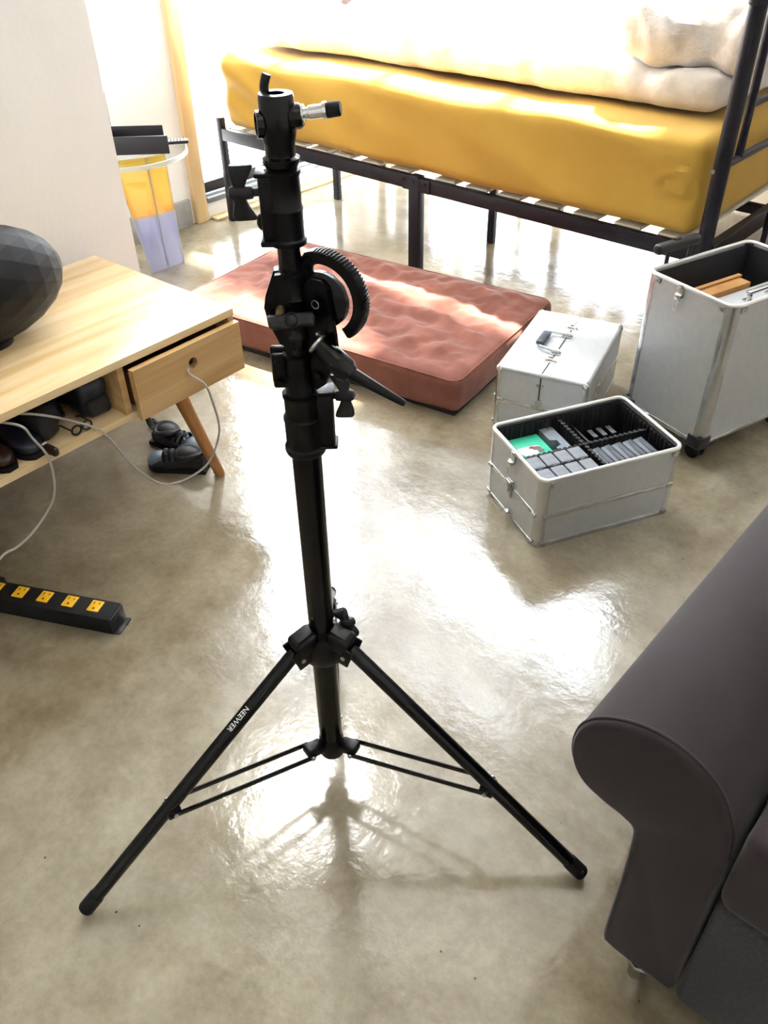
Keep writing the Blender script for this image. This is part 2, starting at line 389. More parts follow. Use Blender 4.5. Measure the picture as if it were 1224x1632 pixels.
# back wall; unseen upper openings shaped for the sun stripe and floor glints
g = G()
LO = 1.62
g.box((LO+(SR-LO)/2, NB+T/2, HC/2), (SR-LO, T, HC))
g.box(((SL+LO)/2, NB+T/2, 0.025), (LO-SL, T, 0.05))
g.box(((SL+LO)/2, NB+T/2, 3.33), (LO-SL, T, 0.46))
g.box(((SL+LO)/2, NB+T/2, (4.0+HC)/2), (LO-SL, T, HC-4.0))
g.box((SL-0.2, NB+T/2, HC/2), (0.4, T, HC))
g.box(((LO+1.04)/2, NB+T/2, 3.78), (LO-1.04, T, 0.44))  # solid part added to narrow the sun strip on the floor
struct(g, 'wall_back', 'wall', ROOM)
struct(G().box(((SL+LO)/2, NB+0.03, 0.655), (LO-SL, 0.10, 0.05), bev=0.006), 'trim_4', 'wall', ROOM)
struct(G().box(((SL+LO)/2, NB+0.05, 2.16), (LO-SL, 0.06, 0.07), bev=0.004), 'trim_5', 'mullion', ROOM)
w3 = struct(G().box((0.115, NB+0.04, 1.9), (0.085, 0.05, 2.4), bev=0.004).box((0.62, NB+0.04, 2.6), (0.06, 0.05, 0.95), bev=0.004)
            .box((1.12, NB+0.04, 2.6), (0.06, 0.05, 0.95), bev=0.004), 'window_3', 'mullion', ROOM)
child(G().box(((SL+LO)/2, NB+0.05, 0.97), (LO-SL, 0.008, 0.56)), 'pane', 'glass', w3)
child(G().box(((SL+LO)/2, NB+0.05, 1.69), (LO-SL, 0.008, 0.86)), 'added_dim_pane', 'dimmer', w3, 'added middle pane that dims the window')  # out-of-view pane added to weaken the window's reflection on the floor
child(G().box(((SL+LO)/2, NB+0.05, 2.65), (LO-SL, 0.008, 0.90)), 'pane', 'glass', w3)
g = G()
for s_, wd in ((-0.02, 0.09), (0.14, 0.06), (0.72, 0.03), (0.93, 0.05)): g.box((s_, NB+0.04, 0.34), (wd, 0.05, 0.58), bev=0.003)
w4 = struct(g, 'window_4', 'frame_grey', ROOM)
child(G().box(((SL+LO)/2, NB+0.05, 0.34), (LO-SL, 0.008, 0.58)), 'pane', 'glass', w4)
w5 = struct(G().box((0.4, NB+0.04, 3.78), (0.05, 0.05, 0.46)), 'window_5', 'mullion', ROOM)
child(G().box(((SL+1.04)/2, NB+0.05, 3.78), (1.04-SL, 0.008, 0.46)), 'pane', 'glass', w5)
struct(G().box((LO+(SR-LO)/2, NB-0.008, 0.055), (SR-LO-0.02, 0.016, 0.11), bev=0.003), 'baseboard_back', 'basegrey', ROOM)
# pillar block beside the table, right and rear walls
struct(G().box((0.83-0.47, (NR-1.02)/2, HC/2), (0.94, -1.02-NR, HC)), 'wall_pillar', 'wall', ROOM)
struct(G().box((SR+T/2, (NR+NB)/2, HC/2), (T, NB-NR, HC)), 'wall_right', 'wall', ROOM)
struct(G().box(((0.83+SR)/2, NR-T/2, HC/2), (SR-0.83, T, HC)), 'wall_rear', 'wall', ROOM)

# ------------------------------------------------------------------ bed
bed = room_thing('metal_bed_frame', 'black metal bed frame carrying the mustard mattress, on the concrete floor', 'bed', 0, 0)
L_, W_ = 2.07, 0.98
for s_, n_, h, wd in ((-0.012, 0, 0.417, 0.030), (1.02, 0, 0.379, 0.044), (0.15, 0.49, 0.36, 0.030), (1.01, 0.49, 0.36, 0.030), (-0.012, W_, 0.417, 0.030), (1.02, W_, 0.36, 0.04), (1.86, 0.49, 0.36, 0.030)):
    g = G().box((s_, n_, h/2), (wd, wd*0.85, h), bev=0.003)
    g.done('leg', 'powder', bed)
g = G().box((0.50, 0, 0.354), (1.0, 0.026, 0.046), bev=0.003).done('side_rail', 'powder', bed)
g = G().box((1.54, 0, 0.352), (1.02, 0.026, 0.046), bev=0.003).done('side_rail', 'powder', bed)
G().box((1.02, W_, 0.354), (2.04, 0.026, 0.042), bev=0.003).done('side_rail', 'powder', bed)
G().box((0.0, W_/2, 0.358), (0.026, W_, 0.034), bev=0.003).done('end_rail', 'powder', bed)
G().box((L_, W_/2, 0.36), (0.028, W_, 0.05), bev=0.003).done('end_rail', 'powder', bed)
G().box((1.02, 0.49, 0.345), (2.04, 0.03, 0.03), bev=0.003).done('centre_rail', 'powder', bed)
g = G().box((1.03, -0.0145, 0.352), (0.12, 0.006, 0.044), bev=0.002)
for s_ in (0.975, 1.02, 1.07): g.cyl((s_, -0.012, 0.36), (s_, -0.024, 0.36), 0.005, n=12)
g.done('bracket', 'powder', bed)
ss = [0.06, 0.16, 0.28, 0.40, 0.52, 0.64, 0.78, 0.92, 1.12, 1.25, 1.38, 1.52, 1.66, 1.80, 1.94]
for i, s_ in enumerate(ss): G().box((s_+0.01, W_/2, 0.3745), (0.085, W_-0.03, 0.010), bev=0.002).done('slat', 'slat', bed)
for sx_, nn in ((2.055, 0.0), (2.055, W_)):
    G().lathe([(0.0215, 0), (0.0215, 0.955), (0.0255, 0.96), (0.0255, 1.9), (0.02, 1.92)], (sx_, nn, 0), Z, 24).done('corner_post', 'powder', bed)
g = G().cyl((2.06, 0.02, 0.592), (2.06, W_, 0.592), 0.0105, n=14); g.done('end_bar', 'powder', bed)
g = G().cyl((2.06, 0.09, 0.725), (2.06, W_, 0.725), 0.0105, n=14); g.done('end_bar', 'powder', bed)
for nn in (0.09, 0.49, 0.86): G().cyl((2.06, nn, 0.592), (2.06, nn, 1.25), 0.011, n=14).done('upright_bar', 'powder', bed)
G().cyl((2.06, 0.02, 1.25), (2.06, W_, 1.25), 0.0105, n=14).done('end_bar', 'powder', bed)
g = G(); g.cyl((2.043, -0.012, 0.58), (2.043, -0.026, 0.58), 0.006, n=12); g.done('bolt', 'steel', bed, 'silver bolt')

def mfold(p, nn):
    f = Vector((0, 0, 0))
    if p.y < 0:   # long diagonal drags on the near side
        k = p.x*3.2 + p.z*9.0
        a = 0.013*noise.noise(Vector((k, p.z*1.5, 1.3))) + 0.006*math.sin(k*5+2*noise.noise(Vector((p.x*2, p.z*3, 0))))*max(0, 0.35-p.x)*1.2
        f += Vector((0, -1, 0))*a*abs(nn.y)
    f += nn*0.006*noise.noise(p*5)
    f += Vector((0, 0, 0.012*noise.noise(Vector((p.x*2.2, p.y*2.2, 4)))))*max(0, nn.z)
    # tucked pucker at the near right corner
    d = (Vector((p.x-0.93, (p.z-0.0)*1.4)).length)
    if p.y < -0.3 and d < 0.14: f += Vector((0, -1, 0))*0.010*math.sin(d*110+p.z*30)*(1-d/0.14)
    # sagging lower edge
    if nn.z < -0.5: f += Vector((0, 0, 0.004))
    return f
mt = G().soft((0, 0, 0.133), (1.985, 0.97, 0.266), 0.042, (90, 40, 12), mfold).done('mattress', 'yellow')
tag(mt, 'mattress in a mustard yellow fitted sheet on the black metal bed', 'mattress'); mt.location = rw(1.022, 0.474, 0.3845); mt.rotation_euler = (0, 0, RA)
def bl(p, nn):
    h = 0.055*noise.noise(Vector((p.x*2.2, p.y*3.5, 8))) + 0.02*noise.noise(p*12)
    edge = 0.03*noise.noise(Vector((p.x*3.5, 3, 0)))+0.012*noise.noise(Vector((p.x*13, 5, 0)))
    top = max(0.0, p.z+0.03)
    return Vector((0, edge if p.y < 0 else 0, h*(1 if nn.z > 0 else 0)))
b = G().soft((0, 0, 0.05), (1.90, 0.80, 0.10), 0.045, (110, 50, 6), bl).done('fleece_blanket', 'cream')
tag(b, 'thick cream fleece blanket spread over the back of the mustard mattress', 'blanket'); b.location = rw(0.995, 0.555, 0.664); b.rotation_euler = (0, 0, RA)
def pf(p, nn): return nn*(0.03*noise.noise(p*7)+0.012*noise.noise(p*20))
b = G().soft((0, 0, 0.085), (0.46, 0.60, 0.17), 0.082, (40, 50, 8), pf).done('pillow', 'cream')
tag(b, 'rumpled cream fleece pillow heaped at the right end of the bed', 'pillow'); b.location = rw(1.79, 0.46, 0.765); b.rotation_euler = (0.0, 0, RA+R(5))

# thin pole at the foot of the bed, wooden board
g = room_thing('thin_pole', 'thin black pole with a yellow band, standing upright beside the right end of the bed', 'pole', 2.115, 0.30)
G().lathe([(0.009, 0.004), (0.009, 0.60), (0.0105, 0.605), (0.0105, 0.66)], (0, 0, 0), Z, 16).done('rod', 'powder', g)
G().lathe([(0.0125, 0.60), (0.0125, 0.632)], (0, 0, 0), Z, 16).done('yellow_band', 'tapeyellow', g, 'yellow band')
G().tube(catmull([(0, 0, 0.66), (0.0, 0, 0.675), (0.014, 0, 0.685), (0.016, 0, 0.70)], 5), 0.004).done('hook', 'chrome', g, 'small metal hook')
G().lathe([(0.03, 0), (0.03, 0.008), (0.012, 0.014)], (0, 0, 0), Z, 20).done('foot', 'blackmat', g)
g = room_thing('wooden_crate', 'brown wooden crate on the floor behind the tall aluminium case', 'crate', 2.36, 0.42)
for k in range(4): G().box((0, -0.16, 0.05+k*0.085), (0.30, 0.014, 0.07), bev=0.002).done('slat', 'wooddark', g)
for k in range(4): G().box((-0.16, 0, 0.05+k*0.085), (0.014, 0.30, 0.07), bev=0.002).done('slat', 'wooddark', g)
for k in range(4): G().box((0.16, 0, 0.05+k*0.085), (0.014, 0.30, 0.07), bev=0.002).done('slat', 'wooddark', g)
for a_, b_ in ((-1, -1), (1, -1), (1, 1), (-1, 1)): G().box((a_*0.14, b_*0.14, 0.18), (0.025, 0.025, 0.36), bev=0.002).done('corner_post', 'wooddark', g)

# ------------------------------------------------------------------ terracotta floor cushion
def cw(p, nn):
    if nn.z <= 0.05: return nn*0.004*noise.noise(p*9)
    x, y = p.x, p.y
    ridge = 0.008*math.sin(52*(0.35*x+0.94*y) + 5*noise.noise(Vector((x*5, y*5, 0))))*(0.5+noise.noise(Vector((x*2.3, y*2.3, 5))))
    big = 0.013*noise.noise(Vector((x*6, y*6, 2))) + 0.010*noise.noise(Vector((x*17, y*17, 3)))+0.005*noise.noise(Vector((x*34, y*34, 7)))
    f = min(1, (0.53-abs(x))/0.08)*min(1, (0.315-abs(y))/0.06); f = max(0, f)
    return Vector((0, 0, (ridge+big)*f*nn.z))
ca = R(146.5)
cc = Vector((0.208, 1.985, 0)) + Vector((math.cos(ca), math.sin(ca), 0))*0.53 + Vector((math.cos(ca-PI/2), math.sin(ca-PI/2), 0))*0.32
cu = thing('floor_cushion', 'terracotta plush floor mattress lying between the bed and the metal cases', 'floor cushion', cc, ca)
G().soft((0, 0, 0.066), (1.06, 0.64, 0.108), 0.028, (120, 76, 6), cw).done('cover', 'terra', cu)
G().tube([(x, y, 0.113) for x, y in rrect(1.045, 0.625, 0.03)], 0.0028, 8, closed=True).done('piping', 'terra', cu)
G().box((0, 0, 0.008), (1.03, 0.61, 0.016), bev=0.005).done('base', 'darkbase', cu, 'dark underside')

# ------------------------------------------------------------------ aluminium cases
def case_shell(t, w_, d_, h, r=0.012, open_top=True, band=True, z0=0.0, th=0.005):
    """parts of a case; corner at local (0,0), x along w_, y along d_"""
    cx, cy = w_/2, d_/2
    g = G(); zc = z0+h/2
    g.box((cx, th/2, zc), (w_-2*r, th, h)); g.box((cx, d_-th/2, zc), (w_-2*r, th, h))
    g.box((th/2, cy, zc), (th, d_-2*r, h)); g.box((w_-th/2, cy, zc), (th, d_-2*r, h))
    g.box((cx, cy, z0+th/2+0.001), (w_-2*th, d_-2*th, th))
    g.done('panel', 'alu', t)
    for x, y, a0 in ((r, r, 180), (w_-r, r, 270), (w_-r, d_-r, 0), (r, d_-r, 90)):
        aa = [R(a0-6+102*k/12) for k in range(13)]
        poly = [(x+(r+0.001)*math.cos(a), y+(r+0.001)*math.sin(a)) for a in aa] + [(x+(r-0.004)*math.cos(a), y+(r-0.004)*math.sin(a)) for a in aa[::-1]]
        G().prism(poly, (0, 0, z0), X, Y, Z, h-0.001, True).done('corner_profile', 'aluframe', t)
    g = G()
    if band:
        zb = z0+h*0.475
        g.box((cx, -0.0005, zb), (w_-2*r, 0.004, 0.011), bev=0.0015); g.box((cx, d_+0.0005, zb), (w_-2*r, 0.004, 0.011), bev=0.0015)
        g.box((-0.0005, cy, zb), (0.004, d_-2*r, 0.011), bev=0.0015); g.box((w_+0.0005, cy, zb), (0.004, d_-2*r, 0.011), bev=0.0015)
    g.box((cx, -0.0003, z0+0.006), (w_-2*r, 0.004, 0.012), bev=0.0015); g.box((-0.0003, cy, z0+0.006), (0.004, d_-2*r, 0.012), bev=0.0015)
    g.box((cx, d_+0.0003, z0+0.006), (w_-2*r, 0.004, 0.012), bev=0.0015); g.box((w_+0.0003, cy, z0+0.006), (0.004, d_-2*r, 0.012), bev=0.0015)
    g.done('edge_strip', 'aluframe', t)
    if open_top:
        P = [(cx+x, cy+y, z0+h) for x, y in rrect(w_-0.003, d_-0.003, r+0.002, 6)]
        G().tube(P, 0.0048, 10, closed=True).done('rim', 'alubright', t, 'bright aluminium rim')
def brackets(t, w_, d_, zs, r=0.012, sides='LF'):
    for z in zs:
        pts = []
        for x in (r+0.006, w_-r-0.006): pts.append(((x, -0.003, z), (0.016, 0.003, 0.009)))
        for y in (r+0.006, d_-r-0.006): pts.append(((-0.003, y, z), (0.003, 0.016, 0.009)))
        for c, d in pts:
            g = G().box(c, d, bev=0.001)
            ax = Vector((0, -1, 0)) if d[1] == 0.003 else Vector((-1, 0, 0))
            for s_ in (-0.004, 0.004):
                o_ = Vector(c)+ax*0.0012+(Vector((s_, 0, 0)) if d[1] == 0.003 else Vector((0, s_, 0)))
                g.cyl(o_, o_+ax*0.0018, 0.0022, n=10)
            g.done('corner_bracket', 'steel', t)

# --- open case with dividers
ox, oy, oa = 0.341, 1.434, R(20.4)
def ow(x, y, z): return Vector((ox+math.cos(oa)*x-math.sin(oa)*y, oy+math.sin(oa)*x+math.cos(oa)*y, z))
CW, CD, CH = 0.362, 0.246, 0.186
oc = thing('open_aluminium_case', 'open silver aluminium case without a lid, packed with black dividers and gadgets', 'case', (ox, oy, 0), oa)
case_shell(oc, CW, CD, CH, r=0.018)
brackets(oc, CW, CD, (0.088, 0.012))
g = G(); t_ = 0.004
for c, d in (((CW/2, 0.009, CH/2+0.004), (CW-0.012, t_, CH-0.014)), ((CW/2, CD-0.009, CH/2+0.004), (CW-0.012, t_, CH-0.014)),
             ((0.009, CD/2, CH/2+0.004), (t_, CD-0.012, CH-0.014)), ((CW-0.009, CD/2, CH/2+0.004), (t_, CD-0.012, CH-0.014)), ((CW/2, CD/2, 0.01), (CW-0.016, CD-0.016, 0.004))):
    g.box(c, d)
k = 0.02
while k < CW-0.012:
    g.box((k, 0.0125, CH/2), (0.004, 0.004, CH-0.02)); g.box((k, CD-0.0125, CH/2), (0.004, 0.004, CH-0.02)); k += 0.014
k = 0.02
while k < CD-0.012:
    g.box((0.0125, k, CH/2), (0.004, 0.004, CH-0.02)); g.box((CW-0.0125, k, CH/2), (0.004, 0.004, CH-0.02)); k += 0.014
g.done('lining', 'lining', oc, 'black ribbed lining')
DX, DY = 0.176, 0.122
g = G().box((CW/2, DY, 0.089), (CW-0.03, 0.005, 0.152)); k = 0.022
while k < CW-0.02: g.cyl((k, DY, 0.014), (k, DY, 0.167), 0.005, n=8); k += 0.0135
g.done('divider', 'lining', oc, 'long black ribbed divider')
g = G().box((DX, CD/2, 0.091), (0.005, CD-0.03, 0.156)); k = 0.022
while k < CD-0.02: g.cyl((DX, k, 0.014), (DX, k, 0.171), 0.0055, n=8); k += 0.0135
g.done('divider', 'lining', oc, 'short black ribbed divider')
def latch(t, x, y, z, ax, tan, flip=1, ring=True):
    """hasp plate with a hinged wire loop; ax outward, tan sideways"""
    ax = Vector(ax); tan = Vector(tan); o = Vector((x, y, z)); rt = Matrix((tan, Z, ax)).transposed()
    g = G().box(o+ax*0.002+Z*(-0.006), (0.020, 0.022, 0.004), rt, 0.001)
    g.box(o+ax*0.002+Z*0.008, (0.012, 0.010, 0.006), rt, 0.001); g.cyl(o+ax*0.006-tan*0.009-Z*0.014, o+ax*0.006+tan*0.009-Z*0.014, 0.004, n=12)
    l = g.done('latch', 'steel', t, 'chrome latch')
    c = o+ax*0.009-Z*0.017
    G().box(c, (0.014, 0.013, 0.007), rt, 0.0025).done('latch_tongue', 'chrome', l)
    if ring:
        P = [c - Z*0.018 + tan*a_*1.0 + Z*b_ + ax*0.0 for a_, b_ in rrect(0.011, 0.030, 0.0054, 5)]
        G().tube(P, 0.0013, 8, closed=True).done('wire_loop', 'chrome', l)
    return l
latch(oc, 0.0, 0.128, CH-0.012, (-1, 0, 0), (0, 1, 0))
g = G().box((-0.003, 0.128, 0.095), (0.004, 0.022, 0.030), bev=0.001).box((-0.008, 0.128, 0.092), (0.008, 0.012, 0.024), bev=0.002).cyl((-0.008, 0.118, 0.106), (-0.008, 0.138, 0.106), 0.004, n=12)
g.box((-0.003, 0.128, 0.070), (0.003, 0.012, 0.02), bev=0.001).done('catch_plate', 'steel', oc, 'chrome catch below the latch')
G().lathe([(0.010, 0), (0.010, 0.006), (0.006, 0.007), (0.006, 0.010), (0.009, 0.011), (0.008, 0.015), (0.003, 0.016)], (-0.001, 0.118, 0.024), -X, 20).done('stud', 'chrome', oc, 'round chrome stud')
P = [(CW+0.006+a_, 0.155+b_, CH-0.002) for a_, b_ in rrect(0.010, 0.012, 0.0048, 4)]
G().tube(P, 0.0014, 8, closed=True).done('hinge_loop', 'chrome', oc)
for (x, y) in ((0.012, 0.012), (CW-0.012, 0.012)): G().box((x+(0.01 if x < 0.1 else -0.01), -0.002, CH-0.014), (0.014, 0.003, 0.010), bev=0.001).done('corner_bracket', 'steel', oc)

# contents of the open case
card = thing('teal_card', 'teal card with a pale printed patch lying in the left pocket of the open case', 'card', ow(0.066, 0.178, 0.020), oa)
G().box((0, 0, 0.064), (0.098, 0.096, 0.128), bev=0.002).done('sleeve', 'teal', card)
P = [(0.030*math.cos(a)*(1+0.25*math.sin(3*a)), 0.022*math.sin(a)*(1+0.2*math.cos(2*a))) for a in [2*PI*i/24 for i in range(24)]]
G().prism(P, (-0.004, -0.012, 0.1282), X, Y, Z, 0.0006).done('printed_patch', 'pinkpaper', card, 'pale patch')
g = G()
for cx_, cy_, rr_ in ((0.022, 0.004, 0.009), (0.027, -0.008, 0.007), (0.012, 0.010, 0.006)):
    g.prism([(cx_+rr_*math.cos(a)*1.2, cy_+rr_*math.sin(a)*0.8) for a in [2*PI*i/14 for i in range(14)]], (-0.004, -0.012, 0.1289), X, Y, Z, 0.0005)
g.done('printed_mark', 'maroon', card, 'dull maroon marks')
fb = thing('grey_foam_block', 'grey notched foam block between the teal card and the ribbed divider', 'foam block', ow(0.142, 0.184, 0.016), oa)
G().prism([(-0.016, -0.048), (0.018, -0.048), (0.018, 0.050), (-0.016, 0.050), (-0.016, 0.0), (0.000, -0.006), (0.000, -0.026), (-0.016, -0.032)], (0, 0, 0), X, Y, Z, 0.136).done('body', 'foam', fb)
pads = []
for r_ in range(2):
    for c_ in range(4):
        x = 0.034 + c_*0.036; y = 0.040 + r_*0.050
        p = thing('battery_box', '', 'battery box', ow(x, y, 0.026), oa, 'grey battery boxes in the front left pocket of the open case')
        if pads:
            for ch in pads[0].children: d = ch.copy(); COL.objects.link(d); d.parent = p
        else:
            G().box((0, 0, 0.070), (0.033, 0.044, 0.140), bev=0.004, seg=3).done('body', 'dark_plastic', p)
            G().soft((0, 0, 0.1435), (0.033, 0.044, 0.007), 0.0034, (4, 4, 1)).box((0, -0.0225, 0.143), (0.010, 0.003, 0.005), bev=0.001).done('lid', 'pad', p, 'grey ribbed lid')
        pads.append(p)
        rown = ['the row at the case side', 'the row at the ribbed divider'][r_]
        coln = ['leftmost', 'second from left', 'third from left', 'rightmost'][c_]
        p['label'] = 'grey lidded battery box, %s in %s' % (coln, rown)
for i in range(5):
    x = 0.208 + i*0.029
    p = thing('slanted_battery', 'dark slotted block in the front right pocket, %s' % ['nearest the divider', 'second from the divider', 'middle of the row', 'second from the right wall', 'nearest the right wall'][i],
              'battery', ow(x, 0.066, 0.026), oa, 'slotted blocks in the front right pocket of the open case')
    rt = Matrix.Rotation(R(-10), 3, 'Y')
    G().box((0, 0, 0.070), (0.0245, 0.078, 0.130), rt, 0.002).done('body', 'slate', p)
    G().box(rt @ Vector((0.0, -0.0, 0.0655)) + Vector((0, 0, 0.070)), (0.0045, 0.052, 0.002), rt, 0.0008).done('slot', 'dark_plastic', p, 'black slot')
for i in range(3):
    p = thing('slim_grey_bar', 'slim grey bar standing in the black back right pocket, %s of three' % ['left', 'middle', 'right'][i], 'bar', ow(0.262+i*0.026, 0.206, 0.012), oa, 'three slim grey bars in the open case')
    G().box((0, 0, 0.055), (0.013, 0.034, 0.110), bev=0.0025).done('body', 'dark_plastic', p)
    G().box((0, 0, 0.111), (0.013, 0.034, 0.003), bev=0.001).done('cap', 'pad', p, 'grey end cap')
p = thing('black_folder', 'thin black folder standing beside the ribbed divider in the back right pocket', 'folder', ow(0.206, 0.185, 0.012), oa)
G().box((0, 0, 0.068), (0.006, 0.098, 0.136), Matrix.Rotation(R(6), 3, 'Y'), 0.001).done('cover', 'dark_plastic', p)
p = tag(G().box((0, 0, 0.0625), (0.13, 0.009, 0.125), bev=0.003).done('dark_pouch', 'slate'), 'dark flat pouch behind the slotted blocks along the long divider', 'pouch'); p.location = ow(0.262, 0.1115, 0.013); p.rotation_euler = (0, 0, oa)

# --- closed case
kx, ky, ka = 0.303, 1.960, R(-26.5)
kc = thing('closed_aluminium_case', 'closed silver aluminium case with a fold-down handle, between the terracotta cushion and the tall case', 'case', (kx, ky, 0), ka)
KW, KD, KH = 0.246, 0.378, 0.180
case_shell(kc, KW, KD, KH, r=0.014, open_top=False)
G().box((KW/2, KD/2, KH-0.004), (KW, KD, 0.018), bev=0.007, seg=3).done('lid', 'alu', kc)
brackets(kc, KW, KD, (0.088, 0.010))
for x, y in ((0.009, 0.009), (KW-0.009, 0.009), (KW-0.009, KD-0.009), (0.009, KD-0.009)):
    G().ell((x, y, KH-0.006), (0.0115, 0.0115, 0.0125)).done('corner_cap', 'chrome', kc, 'chrome corner cap')
g = G().box((KW/2, KD/2, KH+0.0055), (0.003, KD-0.01, 0.0012)).box((KW/2, -0.0015, KH*0.72), (0.003, 0.004, KH*0.5)); g.done('lid_seam', 'dark_plastic', kc, 'dark seam')
g = G()
for z in (KH-0.028, KH*0.475+0.014):
    for x in (-0.007, 0.007): g.cyl((KW/2+x, -0.001, z), (KW/2+x, -0.005, z), 0.003, n=12)
g.box((KW/2, -0.002, KH*0.475+0.002), (0.04, 0.003, 0.008), bev=0.001).box((KW/2, -0.002, KH*0.475+0.014), (0.012, 0.003, 0.022), bev=0.001).done('strap_plate', 'steel', kc)
zt = KH+0.006
for y0 in (0.075, 0.285):
    g = G().box((KW/2, y0, zt), (0.034, 0.012, 0.003), bev=0.001)
    for x in (-0.011, 0.011): g.cyl((KW/2+x, y0, zt), (KW/2+x, y0, zt+0.005), 0.0028, n=10)
    g.box((KW/2-0.004, y0+0.014, zt+0.002), (0.012, 0.016, 0.005), bev=0.001)
    g.done('hasp', 'chrome', kc, 'chrome hasp')
h = None
for y0 in (0.125, 0.235):
    ha = G()
    ha.box((KW/2, y0, zt+0.001), (0.026, 0.018, 0.004), bev=0.001); ha.cyl((KW/2-0.010, y0, zt+0.007), (KW/2+0.010, y0, zt+0.007), 0.006, n=14)
    ha.cyl((KW/2-0.004, y0, zt+0.006), (KW/2-0.05, y0+(0.008 if y0 < 0.18 else -0.008), zt+0.010), 0.0042, 0.0036, n=12)
    h = ha.done('handle_arm', 'chrome', kc, 'chrome handle arm')
G().box((KW/2-0.052, 0.182, zt+0.010), (0.024, 0.074, 0.012), bev=0.005, seg=3).done('handle_grip', 'slate', kc, 'slate grip')
g = G().box((KW+0.002, 0.12, 0.115), (0.004, 0.02, 0.022), bev=0.001).cyl((KW+0.006, 0.111, 0.108), (KW+0.006, 0.129, 0.108), 0.0035, n=12)
g.box((KW+0.002, 0.12, 0.075), (0.004, 0.016, 0.02), bev=0.001).done('latch', 'chrome', kc)

# --- tall trolley case
tx, ty, ta = 0.800, 1.752, R(31.0)
def tw(x, y, z): return Vector((tx+math.cos(ta)*x-math.sin(ta)*y, ty+math.sin(ta)*x+math.cos(ta)*y, z))
TW, TD, TZ0, TH = 0.368, 0.264, 0.055, 0.375
tc = thing('tall_aluminium_trolley_case', 'tall open silver aluminium trolley case on black castors', 'trolley case', (tx, ty, 0), ta)
case_shell(tc, TW, TD, TH, r=0.022, band=False, z0=TZ0, th=0.006)
g = G()
for c, d in (((TW/2, 0.010, 0), (TW-0.014, 0.004, 1)), ((TW/2, TD-0.010, 0), (TW-0.014, 0.004, 1)), ((0.010, TD/2, 0), (0.004, TD-0.014, 1)), ((TW-0.010, TD/2, 0), (0.004, TD-0.014, 1))):
    g.box((c[0], c[1], TZ0+TH/2), (d[0], d[1], TH-0.012))
g.box((TW/2, TD/2, TZ0+0.012), (TW-0.02, TD-0.02, 0.004)); g.done('lining', 'lining', tc, 'black lining')
for x, y in ((0.034, -0.001), (TW-0.034, -0.001)): G().box((x, y-0.002, TZ0+TH-0.012), (0.020, 0.003, 0.012), bev=0.001).cyl((x, y-0.003, TZ0+TH-0.012), (x, y-0.006, TZ0+TH-0.012), 0.003, n=10).done('corner_bracket', 'steel', tc)
for x, y in ((-0.001, 0.034), (-0.001, TD-0.034)): G().box((x-0.002, y, TZ0+TH-0.012), (0.003, 0.020, 0.012), bev=0.001).cyl((x-0.003, y, TZ0+TH-0.012), (x-0.006, y, TZ0+TH-0.012), 0.003, n=10).done('corner_bracket', 'steel', tc)
latch(tc, 0.0, 0.155, TZ0+TH-0.010, (-1, 0, 0), (0, 1, 0))
for x, y in ((0.03, 0.03), (TW-0.03, 0.03), (TW-0.03, TD-0.03), (0.03, TD-0.03)):
    sx = -1 if x < 0.1 else 1; sy = -1 if y < 0.1 else 1
    g = G().box((x+sx*0.002, y+sy*0.002, TZ0-0.004), (0.066, 0.066, 0.014), bev=0.006).box((x+sx*0.014, y+sy*0.0315, TZ0+0.008), (0.040, 0.005, 0.03), bev=0.002).box((x+sx*0.0315, y+sy*0.012, TZ0+0.008), (0.005, 0.040, 0.03), bev=0.002)
    cst = g.done('castor_bracket', 'dark_plastic', tc, 'black corner bracket')
    for q in (-0.009, 0.009):
        G().lathe([(0.008, -0.006), (0.0205, -0.005), (0.0215, 0), (0.0205, 0.005), (0.008, 0.006)], (x+q, y, 0.0218), X, 24).done('wheel', 'blackmat', cst)
    G().box((x, y, 0.036), (0.012, 0.022, 0.026), bev=0.003).done('fork', 'dark_plastic', cst)
# telescopic pull handle on the far long side
g = G().box((0.105, TD+0.014, 0.470), (0.150, 0.024, 0.026), bev=0.008, seg=3).cyl((0.09, TD+0.014, 0.483), (0.11, TD+0.014, 0.4845), 0.005, n=12)
for x in (0.07, 0.15): g.cyl((x, TD+0.009, 0.08), (x, TD+0.009, 0.46), 0.0055, n=14)
g.box((0.11, TD+0.010, 0.40), (0.11, 0.014, 0.03), bev=0.003)
g.done('pull_handle', 'dark_plastic', tc, 'black pull handle')

bx = tag(G().box((0, 0, 0.16), (0.20, 0.045, 0.32), bev=0.002).box((0.012, 0.018, 0.322), (0.19, 0.012, 0.006), bev=0.001).done('cardboard_box', 'kraft'), 'brown cardboard box standing inside the tall trolley case', 'box')
bx.location = tw(0.135, 0.158, TZ0+0.016); bx.rotation_euler = (0, 0, ta)
ins = thing('inner_aluminium_case', 'flat silver case with a chrome handle resting inside the tall trolley case', 'case', tw(TW/2, 0.075, TZ0+0.016), ta)
G().box((0, 0, 0.155), (TW-0.034, 0.112, 0.31), bev=0.004).done('body', 'alu', ins)
g = G()
for x in (-0.03, 0.05): g.box((x, 0.0, 0.312), (0.018, 0.026, 0.004), bev=0.001).box((x, 0.0, 0.322), (0.008, 0.012, 0.018), bev=0.002)
g.box((0.01, 0.0, 0.334), (0.10, 0.014, 0.008), bev=0.003).done('handle', 'chrome', ins, 'chrome handle')

# ------------------------------------------------------------------ low wooden media table
TA = R(50.0)   # long direction; local x = -long (towards the left of the photo), local y = front (towards camera side)
tb_o = Vector((-0.340, 1.805, 0))
tb = thing('wooden_media_table', 'light oak low table with a drawer and an open shelf, against the white wall', 'table', tb_o, TA)
